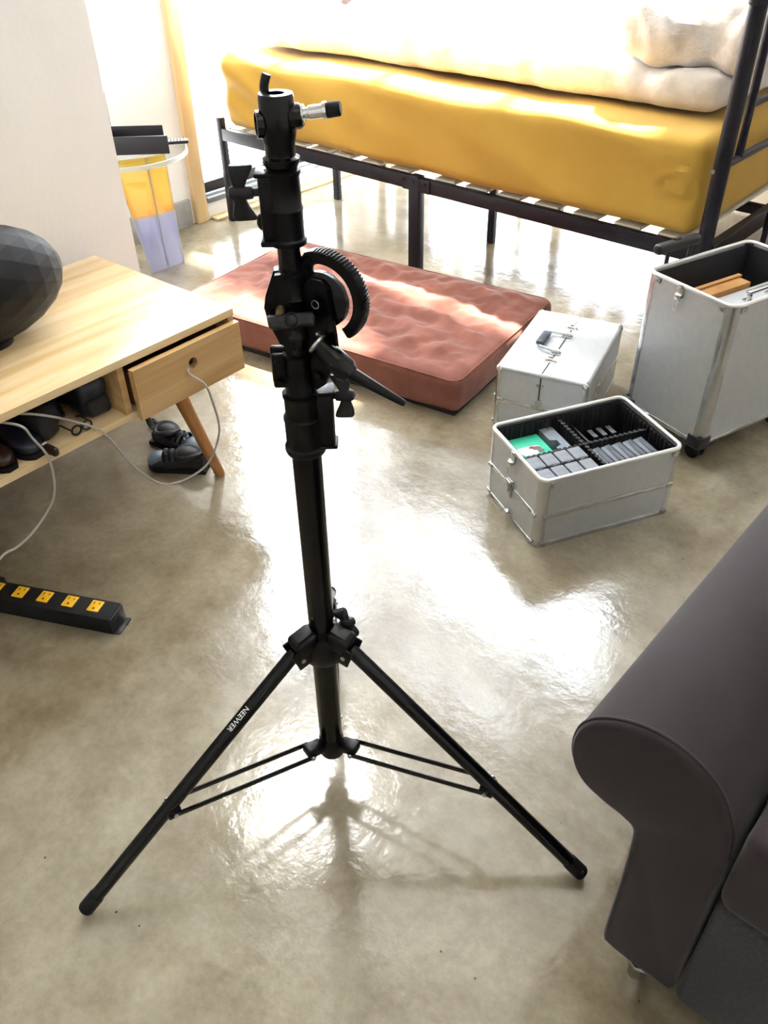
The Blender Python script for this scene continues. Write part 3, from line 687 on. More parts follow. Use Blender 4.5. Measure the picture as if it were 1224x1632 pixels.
# local frame: +x away along the table (right end at x=0, table runs to negative x), +y back towards the wall
TL, TDp, TT = 1.25, 0.532, 0.43
G().box((-TL/2, TDp/2, TT-0.009), (TL, TDp, 0.018), bev=0.0015).done('tabletop', 'wood', tb)
b0 = 0.281
def bd(c, d, name='side_board', m='woodend', bev=0.001): return G().box(c, d, bev=bev).done(name, m, tb)
GM = 'wood'
bd((-TL/2, TDp/2+0.003, b0+0.008), (TL, TDp-0.006, 0.016), 'bottom_board', 'wood')
bd((-0.008, TDp/2+0.002, (b0+TT)/2), (0.016, TDp-0.004, TT-b0-0.034)); bd((-TL+0.008, TDp/2+0.002, (b0+TT)/2), (0.016, TDp-0.004, TT-b0-0.034))
bd((-0.318, TDp/2+0.002, (b0+TT)/2-0.001), (0.016, TDp-0.010, TT-b0-0.034), 'divider_board')
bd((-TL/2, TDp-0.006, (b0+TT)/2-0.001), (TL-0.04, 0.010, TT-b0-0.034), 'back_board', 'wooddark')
# drawer, slightly pulled out, with a round finger hole (ring of quads around a circle)
dr_z0, dr_z1, dr_x0, dr_x1, dy = b0+0.003, TT-0.026, -0.306, -0.004, -0.020
g = G(); hcx, hcz, hr = -0.150, b0+0.078, 0.0125; n_ = 32; V = []; F = []
for yy in (dy, dy+0.016):
    for k in range(n_):
        a = 2*PI*k/n_; V.append((hcx+hr*math.cos(a), yy, hcz+hr*math.sin(a)))
    for k in range(n_):
        a = 2*PI*k/n_; c_, s_ = math.cos(a), math.sin(a)
        tx_ = (dr_x1-hcx)/c_ if c_ > 1e-6 else ((dr_x0-hcx)/c_ if c_ < -1e-6 else 1e9)
        tz_ = (dr_z1-hcz)/s_ if s_ > 1e-6 else ((dr_z0-hcz)/s_ if s_ < -1e-6 else 1e9)
        t_ = min(tx_, tz_); V.append((hcx+t_*c_, yy, hcz+t_*s_))
    # corners
base = 2*n_
for q in (0, base):
    for k in range(n_):
        j = (k+1) % n_; F.append([q+k, q+j, q+n_+j, q+n_+k])
for k in range(n_):
    j = (k+1) % n_; F.append([k, j, base+j, base+k]); F.append([n_+k, n_+j, base+n_+j, base+n_+k])
# corner fill triangles
for cx_, cz_ in ((dr_x1, dr_z1), (dr_x0, dr_z1), (dr_x0, dr_z0), (dr_x1, dr_z0)):
    a = math.atan2(cz_-hcz, cx_-hcx) % (2*PI); k = int(a/(2*PI)*n_)
    i0 = len(V); V.append((cx_, dy, cz_)); V.append((cx_, dy+0.016, cz_)); j = (k+1) % n_
    F += [[n_+k, n_+j, i0], [base+n_+k, base+n_+j, i0+1], [n_+k, i0, i0+1, base+n_+k], [n_+j, i0, i0+1, base+n_+j]]
g._add(V, F); dw = g.done('drawer_front', 'woodend', tb, angle=20)
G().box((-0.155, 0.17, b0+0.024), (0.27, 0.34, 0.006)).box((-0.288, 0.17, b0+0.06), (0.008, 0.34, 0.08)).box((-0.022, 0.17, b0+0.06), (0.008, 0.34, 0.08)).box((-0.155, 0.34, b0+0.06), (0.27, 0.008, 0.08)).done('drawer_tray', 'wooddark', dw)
def leg(x, y, fx, fy):
    G().lathe([(0.0105, 0.0), (0.0125, 0.006), (0.0195, 0.295*1.02)], (fx, fy, 0.0), Vector((x-fx, y-fy, 0.281)), 24).done('leg', 'woodleg', tb)
leg(-0.150, 0.075, -0.096, 0.020)
leg(-0.150, TDp-0.075, -0.096, TDp-0.020); leg(-TL+0.15, 0.075, -TL+0.096, 0.020); leg(-TL+0.15, TDp-0.075, -TL+0.096, TDp-0.020)
def tbw(x, y, z=0.0): return tb_o + Vector((math.cos(TA)*x-math.sin(TA)*y, math.sin(TA)*x+math.cos(TA)*y, z))

# faceted speaker
sp = thing('faceted_speaker', 'large black egg-shaped speaker with a diamond faceted surface, standing on the oak table', 'speaker', tbw(-0.445, 0.285, TT), TA)
g = G(); V = []; F = []; nu, nv = 18, 13; A_, B_, C_ = 0.205, 0.105, 0.122
for j in range(1, nv):
    ph = PI*j/nv
    for i in range(nu):
        th = 2*PI*(i+0.5*(j % 2))/nu
        V.append((A_*math.cos(ph), B_*math.sin(ph)*math.cos(th)*1.0, C_+C_*math.sin(ph)*math.sin(th)))
for j in range(nv-2):
    for i in range(nu):
        o2 = (j+1)*nu; i1 = (i+1) % nu
        F.append([j*nu+i, j*nu+i1, o2+(i1 if j % 2 == 0 else i)])
        F.append([o2+i, o2+i1, j*nu+(i if j % 2 == 0 else i1)])
F.append(list(range(nu))); F.append([(nv-2)*nu+k for k in range(nu)])
g._add(V, F, False); g.done('shell', 'speaker', sp, angle=3)
G().lathe([(0.05, 0.0), (0.05, 0.012), (0.035, 0.02)], (0, 0, 0), Z, 24).done('base_ring', 'blackmat', sp)

# things on the open shelf
zs = b0+0.0165
p = thing('blue_black_clog', 'navy clog with a rounded stitched toe, leftmost on the open shelf', 'shoe', tbw(-0.546, 0.112, zs), TA+R(6))
def shoe(p, L, Wd, H, mu, ms, toe=None):
    def f(q, nn):
        t = (q.y+L/2)/L   # 0 toe (front, -y) .. 1 heel
        wv = 1.0-0.25*t+0.10*math.sin(PI*min(1, t*1.6)); tp = 0.55+0.45*min(1, t*1.3)
        rnd = math.sqrt(max(0.03, 1-max(0, (0.22-t)/0.24)**2))
        return Vector((q.x*(wv*rnd-1), 0, (q.z+H/2)*(tp*(0.8+0.2*rnd)-1)))
    G().soft((0, 0, H/2+0.008), (Wd, L, H), min(H, Wd)*0.4, (8, 20, 4), f).done('upper', mu, p)
    G().prism([(Wd*0.5*math.sqrt(max(0.0, 1-max(0, (0.22-t)/0.24)**2))*(1.04-0.22*t)*s_, -L/2*1.03+L*1.05*t) for s_, seq in ((1, [i/16 for i in range(17)]), (-1, [1-i/16 for i in range(17)])) for t in seq], (0, 0, 0), X, Y, Z, 0.011).done('sole', ms, p)
shoe(p, 0.195, 0.058, 0.045, 'navy', 'blackmat')
p = thing('dark_brown_shoe', 'dark brown leather shoe beside the navy clog at the left of the shelf', 'shoe', tbw(-0.607, 0.105, zs), TA+R(8))
shoe(p, 0.18, 0.052, 0.045, 'brownshoe', 'blackmat')
p = thing('black_camera_bag', 'black pouch bag with a silver ring on the shelf behind the hanging cable', 'bag', tbw(-0.486, 0.135, zs), TA+R(2))
def lump(amp, fr): return lambda q, nn: nn*amp*noise.noise(q*fr)
G().soft((0, 0, 0.038), (0.050, 0.20, 0.074), 0.020, (12, 16, 8), lump(0.012, 30)).done('body', 'shoeblack', p)
G().tube([(0.008+0.009*math.cos(a), -0.040, 0.080+0.003*math.sin(a)) for a in [2*PI*i/16 for i in range(16)]], 0.0014, 6, closed=True).done('ring', 'steel', p, 'silver ring')
G().soft((0, -0.03, 0.074), (0.044, 0.12, 0.012), 0.005, (8, 12, 2), lump(0.004, 40)).done('flap', 'blackmat', p)
p = thing('brown_card_wallet', 'small brown wallet with a white tab beside the black pouch bag', 'wallet', tbw(-0.514, 0.010, zs), TA+R(6))
G().box((0, 0, 0.010), (0.015, 0.05, 0.020), bev=0.006, seg=3).done('body', 'brownshoe', p)
G().box((-0.001, 0.010, 0.0205), (0.011, 0.005, 0.003), bev=0.001).done('tab', 'white_ink', p, 'white tab')
p = thing('glasses', 'pair of dark framed glasses with clear lenses on the shelf between two black bags', 'glasses', tbw(-0.427, 0.022, zs), TA)
g = G()
for x in (-0.013, 0.013): g.tube([(x+0.011*math.cos(a), 0.0, 0.013+0.010*math.sin(a)) for a in [2*PI*i/20 for i in range(20)]], 0.0022, 8, closed=True)
g.tube([(-0.004, 0, 0.018), (0, 0, 0.020), (0.004, 0, 0.018)], 0.0018)
g.tube([(-0.0235, 0, 0.016), (-0.025, 0.04, 0.014), (-0.024, 0.06, 0.006)], 0.0018).tube([(0.0235, 0, 0.016), (0.025, 0.04, 0.014), (0.024, 0.06, 0.006)], 0.0018)
g.done('frame', 'dark_plastic', p)
g = G()
for x in (-0.013, 0.013): g.cyl((x, -0.0007, 0.013), (x, 0.0007, 0.013), 0.010, n=24)
g.done('lens', 'clear', p)
p = thing('coiled_black_strap', 'heap of coiled black strap on the shelf behind the glasses', 'strap', tbw(-0.432, 0.145, zs), TA)
g = G()
for k in range(4): g.tube([( (0.021-0.002*k)*math.cos(a), (0.05-0.005*k)*math.sin(a), 0.010+0.013*k+0.003*math.sin(3*a+k)) for a in [2*PI*i/28 for i in range(28)]], 0.006, 8, closed=True)
g.done('coil', 'shoeblack', p)
p = thing('navy_camera_bag', 'bulky navy black camera bag with silver buckles, rightmost on the open shelf', 'bag', tbw(-0.366, 0.165, zs), TA+R(0))
G().soft((0, 0, 0.048), (0.070, 0.24, 0.092), 0.024, (12, 18, 8), lump(0.010, 24)).done('body', 'navy', p)
G().soft((0, -0.118, 0.030), (0.056, 0.024, 0.040), 0.010, (8, 4, 6), lump(0.004, 40)).done('front_pocket', 'shoeblack', p)
G().tube([(-0.012+0.006*math.cos(a), -0.055, 0.099+0.004*math.sin(a)) for a in [2*PI*i/14 for i in range(14)]], 0.0014, 6, closed=True).done('buckle', 'steel', p, 'silver buckle')

# sandals / shoes on the floor under the drawer
def strap_shoe(name, label, loc, rz):
    p = thing(name, label, 'shoe', loc, rz, 'pair of black shoes under the table')
    shoe(p, 0.150, 0.066, 0.034, 'shoeblack', 'blackmat')
    def tf(q, nn): return nn*0.002*noise.noise(q*60)
    G().ell((0, -0.052, 0.022), (0.031, 0.028, 0.018)).done('toe_cap', 'shoegrey', p, 'blue grey rubber toe cap')
    g = G().tube([(0.0+0.027*math.cos(a), 0.035+0.030*math.sin(a), 0.045+0.004*math.sin(2*a)) for a in [2*PI*i/24 for i in range(24)]], 0.008, 8, closed=True)
    g.ell((0, 0.03, 0.042), (0.026, 0.032, 0.018)).done('collar', 'shoeblack', p)
    g = G()
    for k in (-0.024, -0.008, 0.008): g.tube(catmull([(-0.028, k, 0.026), (-0.015, k-0.004, 0.045), (0, k-0.005, 0.050), (0.015, k-0.004, 0.045), (0.028, k, 0.026)], 5), 0.0055, 8, flat=0.35)
    g.done('instep_strap', 'blackmat', p)
    g = G()
    for x in (-0.008, 0.008): g.cyl((x-0.004, -0.034, 0.039), (x+0.004, -0.022, 0.047), 0.0018, n=8)
    g.done('trim', 'steel', p, 'light trim lines')
    return p
s1 = strap_shoe('strapped_shoe', 'black strapped shoe with a loose strap standing up, farther one of the pair', Vector((-0.548, 1.880, 0.0)), R(62))
G().tube(catmull([(-0.01, 0.05, 0.045), (0.0, 0.085, 0.040), (0.01, 0.11, 0.075), (0.006, 0.112, 0.115), (-0.012, 0.10, 0.135), (-0.03, 0.085, 0.150)], 8), 0.008, 10, flat=0.3).done('loose_strap', 'blackmat', s1, 'loose strap standing up')
G().tube(catmull([(0.02, 0.04, 0.035), (0.035, 0.08, 0.028), (0.045, 0.115, 0.020), (0.046, 0.14, 0.018), (0.060, 0.145, 0.016), (0.066, 0.135, 0.008), (0.052, 0.118, 0.010)], 7), 0.0065, 10, flat=0.35).done('loose_strap', 'blackmat', s1, 'loose strap with a loop')
s2 = strap_shoe('strapped_shoe', 'black strapped shoe with toe cap to the left, nearer one beside the table leg', Vector((-0.532, 1.785, 0.0)), R(-98))
G().tube(catmull([(0.0, 0.055, 0.045), (0.004, 0.080, 0.050), (0.02, 0.100, 0.040), (0.03, 0.11, 0.018), (0.018, 0.105, 0.008)], 7), 0.0075, 10, flat=0.4).done('loose_strap', 'blackmat', s2)

# cable loops hanging from the drawer hole
def rp(s, n, z): return rw(s, n, z)
P = [tbw(-0.150, 0.05, b0+0.07), tbw(-0.150, 0.0, b0+0.071), rp(1.475, -1.345, 0.345), rp(1.50, -1.326, 0.318), rp(1.485, -1.302, 0.257), rp(1.48, -1.294, 0.165), rp(1.47, -1.344, 0.088), rp(1.46, -1.447, 0.088), rp(1.47, -1.523, 0.182), rp(1.46, -1.570, 0.292), rp(1.44, -1.620, 0.338), tbw(-0.520, 0.012, 0.392), tbw(-0.575, 0.06, 0.402)]
cb = tag(G().tube(catmull(P, 10), 0.0026, 10).done('white_cable', 'cable'), 'pale grey cable looping from the drawer hole down and back onto the shelf', 'cable')
P = [tbw(-0.60, 0.05, 0.402), tbw(-0.566, -0.012, 0.398), tbw(-0.551, -0.014, 0.363), tbw(-0.533, -0.014, 0.312), tbw(-0.534, -0.014, 0.258), tbw(-0.546, -0.014, 0.217), tbw(-0.569, -0.014, 0.191), tbw(-0.616, -0.016, 0.163), tbw(-0.655, -0.02, 0.155), tbw(-0.695, -0.03, 0.160), tbw(-0.78, -0.06, 0.13), tbw(-0.86, -0.09, 0.06), tbw(-0.93, -0.10, 0.004)]
tag(G().tube(catmull(P, 10), 0.0026, 10).done('white_cable', 'cable'), 'pale grey cable drooping from the left of the shelf towards the floor strip', 'cable')

# power strip
d_ = (Vector((-0.551, 1.244, 0)) - Vector((-0.824, 1.318, 0))); pa = math.atan2(d_.y, d_.x)
ps = thing('power_strip', 'long black metal power strip with yellow sockets on the concrete floor', 'power strip', (-0.553, 1.216, 0), pa)
PL = 0.62
G().box((-PL/2, 0, 0.021), (PL, 0.052, 0.042), bev=0.0025).done('housing', 'blackmat', ps)
G().box((0.004, 0, 0.0025), (0.022, 0.046, 0.003), bev=0.001).box((0.014, 0.014, 0.003), (0.004, 0.016, 0.0042)).box((0.001, 0, 0.02), (0.003, 0.050, 0.040), bev=0.001).done('end_plate', 'dark_plastic', ps)
for k in range(8):
    x = -0.046 - 0.0585*k
    s_ = G().box((x, 0.004, 0.0425), (0.026, 0.030, 0.003), bev=0.001).done('socket', 'socket', ps, 'yellow socket')
    G().box((x-0.006, 0.011, 0.0442), (0.0018, 0.007, 0.0006)).box((x+0.006, 0.011, 0.0442), (0.0018, 0.0058, 0.0006)).prism([(x-0.0022, -0.0055), (x+0.0022, -0.0055), (x+0.0022, -0.0025), (x, -0.0005), (x-0.0022, -0.0025)], (0, 0, 0.0439), X, Y, Z, 0.0007).done('slot', 'slot', s_)
G().box((-0.29, 0.030, 0.030), (0.02, 0.012, 0.03), bev=0.003).done('switch', 'blackmat', ps)

# ------------------------------------------------------------------ acrylic side table with tray
at_ = thing('acrylic_side_table', 'clear acrylic side table with a round top and tinted orange and lavender leg panels', 'side table', (-0.86, 3.043, 0), 0)
tp = G().lathe([(0.196, 0.438), (0.198, 0.452)], (0, 0, 0), Z, 64).done('tabletop', 'clear', at_)
G().lathe([(0.1965, 0.4375), (0.2005, 0.4375), (0.2005, 0.4525), (0.1965, 0.4525), (0.1965, 0.4375)], (0, 0, 0), Z, 64, cap=False).done('polished_edge', 'clearedge', tp)
def panel(a, b_, c_, e_, th=0.006, m='acrylic'):
    """sheet through four points a,b (bottom) c,e (top)"""
    a, b_, c_, e_ = map(Vector, (a, b_, c_, e_)); n_ = (b_-a).cross(e_-a).normalized()*th
    pp = G()._add([a, b_, c_, e_, a+n_, b_+n_, c_+n_, e_+n_], [[0, 1, 2, 3], [7, 6, 5, 4], [0, 4, 5, 1], [1, 5, 6, 2], [2, 6, 7, 3], [3, 7, 4, 0]]).done('leg_panel', m, at_, 'orange and lavender tinted panel')
    for u_, v_ in ((a, e_), (b_, c_)): G().tube([u_+n_/2, v_+n_/2], 0.0035, 8).done('polished_edge', 'clearedge', pp)
    return pp
o_ = Vector((-0.86, 3.043, 0))
def lo(x, y, z=0.0): return Vector((x, y, z))-o_
panel(lo(-0.870, 3.078), lo(-0.818, 3.130), lo(-0.80, 3.02, 0.436), lo(-0.905, 2.98, 0.436))
panel(lo(-0.818, 3.130), lo(-0.768, 3.182), lo(-0.745, 3.06, 0.436), lo(-0.80, 3.02, 0.436))
panel(lo(-1.02, 3.10), lo(-0.99, 3.23), lo(-0.96, 3.12, 0.436), lo(-1.00, 3.0, 0.436))
tr = thing('black_desk_tray', 'black open desk tray with an upright bar, standing on the acrylic side table', 'tray', (-0.86, 3.05, 0.4535), R(3))
G().box((0.02, -0.060, 0.029), (0.26, 0.006, 0.058), bev=0.001).box((0.0, 0.100, 0.027), (0.22, 0.006, 0.054), bev=0.001).box((-0.105, 0.02, 0.025), (0.006, 0.16, 0.05), bev=0.001).box((0.01, 0.02, 0.003), (0.235, 0.16, 0.005)).done('tray_walls', 'tray', tr)
G().box((-0.078, 0.112, 0.080), (0.014, 0.012, 0.16), bev=0.001).done('upright_bar', 'tray', tr)
rem = thing('black_remote', 'small black remote with pale keys poking out behind the black tray', 'remote', (-0.705, 3.13, 0.4535), R(12))
G().box((0, 0, 0.005), (0.075, 0.036, 0.010), bev=0.002).done('body', 'tray', rem)
g = G()
for i in range(6):
    for j in range(3): g.box((-0.028+i*0.011, -0.010+j*0.010, 0.0105), (0.006, 0.007, 0.0015), bev=0.0004)
g.done('keys', 'white_ink', rem, 'pale keys')

# ------------------------------------------------------------------ sofa
sf = room_thing('sofa', 'dark aubergine suede sofa with a rolled arm, at the right beside the light stand', 'sofa', 2.754, -1.69)
prof = [(0.012, 0.050), (0.000, 0.066), (0.000, 0.150), (0.000, 0.235), (-0.002, 0.318), (-0.016, 0.334), (-0.045, 0.340), (-0.075, 0.352), (-0.093, 0.376), (-0.099, 0.408), (-0.092, 0.445), (-0.070, 0.474), (-0.036, 0.494), (0.000, 0.501), (0.035, 0.494), (0.066, 0.474), (0.088, 0.440), (0.100, 0.400), (0.104, 0.330), (0.105, 0.20), (0.105, 0.08), (0.102, 0.048), (0.05, 0.046)]
pp = [(v.x, v.y) for v in catmull([Vector((a, b_, 0)) for a, b_ in prof], 4, closed=True)]
cen = Vector((sum(a for a, b_ in pp)/len(pp), sum(b_ for a, b_ in pp)/len(pp)))
def inset(k):
    out = []; n_ = len(pp)
    for i in range(n_):
        a = Vector(pp[i-1]); c_ = Vector(pp[(i+1) % n_]); t_ = (c_-a).normalized(); nr = Vector((t_.y, -t_.x))
        if nr.dot(Vector(pp[i])-cen) < 0 and False: nr = -nr
        out.append(Vector(pp[i])+nr*k)
    return out
area = sum(pp[i-1][0]*pp[i][1]-pp[i][0]*pp[i-1][1] for i in range(len(pp)))
sg = 1 if area < 0 else -1
rings = [(0.010, 0.0), (0.004, 0.002), (0.001, 0.006), (0.0, 0.012), (0.0, 0.30), (0.0, 0.62), (0.0, 0.93)]
V = []; F = []; n_ = len(pp)
for k, yy in rings:
    q_ = inset(sg*k)
    for j in range(n_):
        x, z = q_[j]
        wob = 0.003*noise.noise(Vector((x*20, yy*6, z*20))) if yy > 0.02 else 0
        V.append((x+wob, yy, z+wob))
for i in range(len(rings)-1):
    for j in range(n_): F.append([i*n_+j, i*n_+(j+1) % n_, (i+1)*n_+(j+1) % n_, (i+1)*n_+j])
F.append(list(range(n_))); F.append([(len(rings)-1)*n_+j for j in range(n_)])
g = G(); g._add(V, F, True); arm = g.done('arm', 'sofa', sf, angle=50)
q_ = inset(sg*0.0005)
idx = [j for j in range(n_) if pp[j][1] > 0.36]
# piping over the scroll, in order
st = [j for j in idx if (j-1) % n_ not in idx][0]; seq = []
j = st
while j in idx: seq.append(j); j = (j+1) % n_
G().tube([(q_[j].x, 0.010, q_[j].y) for j in seq], 0.0025, 8).done('piping', 'sofa', arm)
G().soft((0.50, 0.36, 0.168), (0.78, 0.72, 0.258), 0.014, (20, 20, 6)).done('front_panel', 'sofagrey', sf, 'charcoal woven front panel')
G().soft((0.499, 0.358, 0.374), (0.785, 0.74, 0.150), 0.022, (26, 26, 5), lambda q, nn: nn*0.008*noise.noise(q*5)).done('seat_cushion', 'sofa', sf)
G().soft((0.50, 0.80, 0.56), (0.98, 0.20, 0.52), 0.05, (20, 8, 10)).done('back_cushion', 'sofa', sf)
G().soft((0.99, 0.46, 0.26), (0.19, 0.92, 0.46), 0.05, (6, 20, 10)).done('arm', 'sofa', sf)
for x, y in ((0.056, 0.018), (0.99, 0.05), (0.050, 0.85), (0.99, 0.85)):
    G().lathe([(0.011, 0.0), (0.013, 0.004), (0.0155, 0.036), (0.020, 0.044), (0.020, 0.052)], (x, y, 0), Z, 8).done('foot', 'chrome', sf, 'faceted chrome foot')

# ------------------------------------------------------------------ light stand with boom pivot
sx, sy = -0.0945, 0.857
ls = thing('light_stand', 'tall black tripod light stand with a boom pivot head, in the middle of the floor', 'light stand', (sx, sy, 0), 0)
def leanx(z): return 0.0
C0 = (0, 0, 0)
G().lathe([(0.0185, 0.066), (0.0185, 0.674)], C0, Z, 40).done('lower_tube', 'black', ls)
G().lathe([(0.0150, 0.66), (0.0150, 0.86)], C0, Z, 40).done('middle_tube', 'black', ls)
G().lathe([(0.0122, 0.85), (0.0122, 0.94)], C0, Z, 36).done('upper_tube', 'black', ls)
# lower collar
g = G().lathe([(0.0240, 0.672), (0.0255, 0.676), (0.0255, 0.681), (0.0232, 0.684), (0.0232, 0.716), (0.0240, 0.718), (0.0240, 0.722), (0.0212, 0.724), (0.0212, 0.748), (0.0226, 0.750), (0.0226, 0.754), (0.0165, 0.756)], C0, Z, 44)
g.box((0.027, -0.002, 0.719), (0.020, 0.022, 0.072), bev=0.004).box((0.028, -0.002, 0.684), (0.024, 0.026, 0.005), bev=0.002).box((0.027, 0.0, 0.757), (0.024, 0.026, 0.004), bev=0.0015)
cl = g.done('locking_collar', 'blackcast', ls)
def wing(parent, o, ax, wd, L, wdt, th=0.006, m='knob', label=None, stem=0.010):
    """T shaped wing screw: stem from o along ax, wings along +-wd"""
    o = Vector(o); ax = Vector(ax).normalized(); wd = Vector(wd); wd = (wd-ax*wd.dot(ax)).normalized(); sd_ = ax.cross(wd)
    k = G().lathe([(0.0042, 0), (0.0042, stem*0.4), (0.0062, stem*0.5), (0.0068, stem), (0.0082, stem+0.003), (0.0082, stem+0.010), (0.0055, stem+0.016), (0.001, stem+0.018)], o, ax, 20)
    pr_ = wd.cross(ax)
    for s_ in (-1, 1):
        a = o+ax*(stem+0.006); V = []; F = []; m_ = 14
        secs = [(0.0, 0.30, 0.75, 0), (0.25, 0.30, 0.62, 0.02), (0.5, 0.42, 0.60, 0.06), (0.75, 0.56, 0.62, 0.12), (0.95, 0.62, 0.60, 0.18), (1.03, 0.56, 0.45, 0.2)]
        for t_, w_, h_, sh in secs:
            for q in range(m_):
                an = 2*PI*q/m_; cx_ = math.copysign(abs(math.cos(an))**0.6, math.cos(an)); cy_ = math.copysign(abs(math.sin(an))**0.6, math.sin(an))
                V.append(a + wd*s_*L*t_ + ax*(cx_*wdt*w_ - sh*wdt) + pr_*(cy_*th*h_ + s_*sh*th*1.2))
        for u in range(len(secs)-1):
            for q in range(m_): F.append([u*m_+q, u*m_+(q+1) % m_, (u+1)*m_+(q+1) % m_, (u+1)*m_+q])
        F.append(list(range(m_))); F.append([(len(secs)-1)*m_+q for q in range(m_)])
        k._add(V, F, True)
    return k.done('wing_knob', m, parent, label)
wing(cl, (0.036, -0.003, 0.750), (1, -0.15, 0.10), (0.50, -0.1, -0.90), 0.026, 0.019, 0.008)
# split clamp above it with side jaws
g = G().lathe([(0.0180, 0.752), (0.0180, 0.760), (0.0172, 0.763), (0.0172, 0.800), (0.0185, 0.802), (0.0185, 0.806), (0.0155, 0.808)], C0, Z, 40)
g.box((-0.0205, -0.004, 0.785), (0.020, 0.007, 0.044), bev=0.003).box((-0.0225, 0.0065, 0.787), (0.020, 0.008, 0.048), bev=0.003)
for z in (0.772, 0.796): g.cyl((-0.0225, -0.007, z), (-0.0225, -0.012, z), 0.0042, n=14)
pv = g.done('clamp', 'blackcast', ls)
# pivot body: sleeve, side cheeks, disc, gear arc
g = G().lathe([(0.0165, 0.826), (0.0178, 0.830), (0.0165, 0.834), (0.0158, 0.870), (0.0170, 0.873), (0.0158, 0.876), (0.0158, 0.895), (0.0172, 0.898), (0.0172, 0.902), (0.0125, 0.905)], C0, Z, 40)
cheek = [(0.000, 0.905), (-0.016, 0.903), (-0.026, 0.875), (-0.0285, 0.862), (-0.026, 0.846), (-0.017, 0.824), (0.0, 0.815)]
g.prism(cheek, (0, -0.016, 0), X, Z, Y, 0.007); g.prism([(a*1.12, b_+0.001) for a, b_ in cheek], (0, -0.006, 0), X, Z, Y, 0.014)
pb = g.done('pivot_body', 'blackcast', ls)
h = Vector((0.86, -0.51, 0)).normalized(); hn = Vector((h.y, -h.x, 0))   # plane direction and its normal (towards camera left)
pc = Vector((0.0335, -0.006, 0.872))
G().lathe([(0.004, -0.007), (0.029, -0.006), (0.031, -0.003), (0.031, 0.004), (0.028, 0.006), (0.012, 0.007), (0.011, 0.010), (0.003, 0.010)], pc, hn, 40).done('pivot_disc', 'black', pb)
# bracket plate reaching down from the disc, and its bolts
poly = [(-0.024, 0.010), (-0.008, 0.026), (0.006, 0.026), (0.014, 0.018), (0.021, -0.034), (0.022, -0.050), (0.012, -0.078), (0.004, -0.098), (-0.008, -0.108), (-0.024, -0.106)]
g = G().prism(poly, pc+hn*0.008, h, Z, hn, 0.005)
g.cyl(pc+hn*0.012+Z*-0.088+h*-0.004, pc+hn*0.017+Z*-0.088+h*-0.004, 0.0055, n=18)
g.cyl(pc+hn*0.012, pc+hn*0.017, 0.0085, n=24); br = g.done('bracket_plate', 'blackcast', pb)
G().tube([pc+hn*0.0165+h*0.0045*math.cos(a)+Z*0.0045*math.sin(a) for a in [2*PI*i/16 for i in range(16)]], 0.0009, 6, closed=True).done('bolt_ring', 'steel', br, 'pale ring on the pivot bolt')
# toothed gear arc
V = []; F = []; N_ = 150; c0 = pc + Z*0.004 + h*0.004
for i in range(N_):
    t_ = i/(N_-1); a = R(118 - t_*172)
    ro = 0.0505 + (0.0 if (i//2) % 2 else -0.0016)
    if t_ < 0.10: ro = 0.0505
    ri = 0.0375
    if t_ < 0.02: ro, ri = 0.0475, 0.0400
    for rr_, yy in ((ri, -0.007), (ro, -0.007), (ro+0.001, 0.0), (ro, 0.007), (ri, 0.007)):
        V.append(c0+h*rr_*math.cos(a)*1.0+Z*rr_*math.sin(a)+hn*yy)
m_ = 5
for i in range(N_-1):
    for k in range(m_): F.append([i*m_+k, i*m_+(k+1) % m_, (i+1)*m_+(k+1) % m_, (i+1)*m_+k])
F.append(list(range(m_))); F.append([(N_-1)*m_+k for k in range(m_)])
g = G(); g._add(V, F, False)
a = R(118); e_ = c0+h*0.0435*math.cos(a)+Z*0.0435*math.sin(a)
g.tube(catmull([e_+h*0.008+Z*0.003, e_+h*0.000+Z*-0.002, e_+h*-0.004+Z*-0.012, e_+h*-0.003+Z*-0.034], 6), 0.0082, 16)
g.done('gear_arc', 'blackcast', pb, angle=25)
# big wing knob in front and brass thread
G().cyl((-0.013, -0.012, 0.866), (-0.013, -0.030, 0.861), 0.0052, n=18).done('threaded_bolt', 'brass', pb, 'brass bolt')
wing(pb, (-0.001, -0.020, 0.853), (0.05, -1, 0.55), (1, 0, 0.22), 0.024, 0.024, 0.013, stem=0.006)
# ratchet handle
a = Vector((0.030, -0.030, 0.826)); b_ = Vector((0.0585, -0.044, 0.803)); c_ = Vector((0.120, -0.066, 0.7745))
dd = (b_-a).normalized()
G().lathe([(0.010, -0.004), (0.011, 0.0), (0.012, 0.010), (0.0135, 0.014), (0.0135, (b_-a).length-0.004), (0.0110, (b_-a).length), (0.0098, (b_-a).length+0.004)], a, dd, 28).done('handle_hub', 'black', pb)
G().lathe([(0.0075, 0), (0.0078, 0.008), (0.0040, (c_-b_).length-0.004), (0.0032, (c_-b_).length)], b_, c_-b_, 20).done('handle_lever', 'blackcast', pb)
G().lathe([(0.0112, 0.0), (0.0130, 0.001), (0.0130, 0.0035), (0.0108, 0.005)], a-dd*0.009, dd, 24).cyl(a-dd*0.006+Z*0.012, a-dd*0.002+Z*0.016, 0.003, n=10).done('washer', 'steel', pb, 'steel washer')
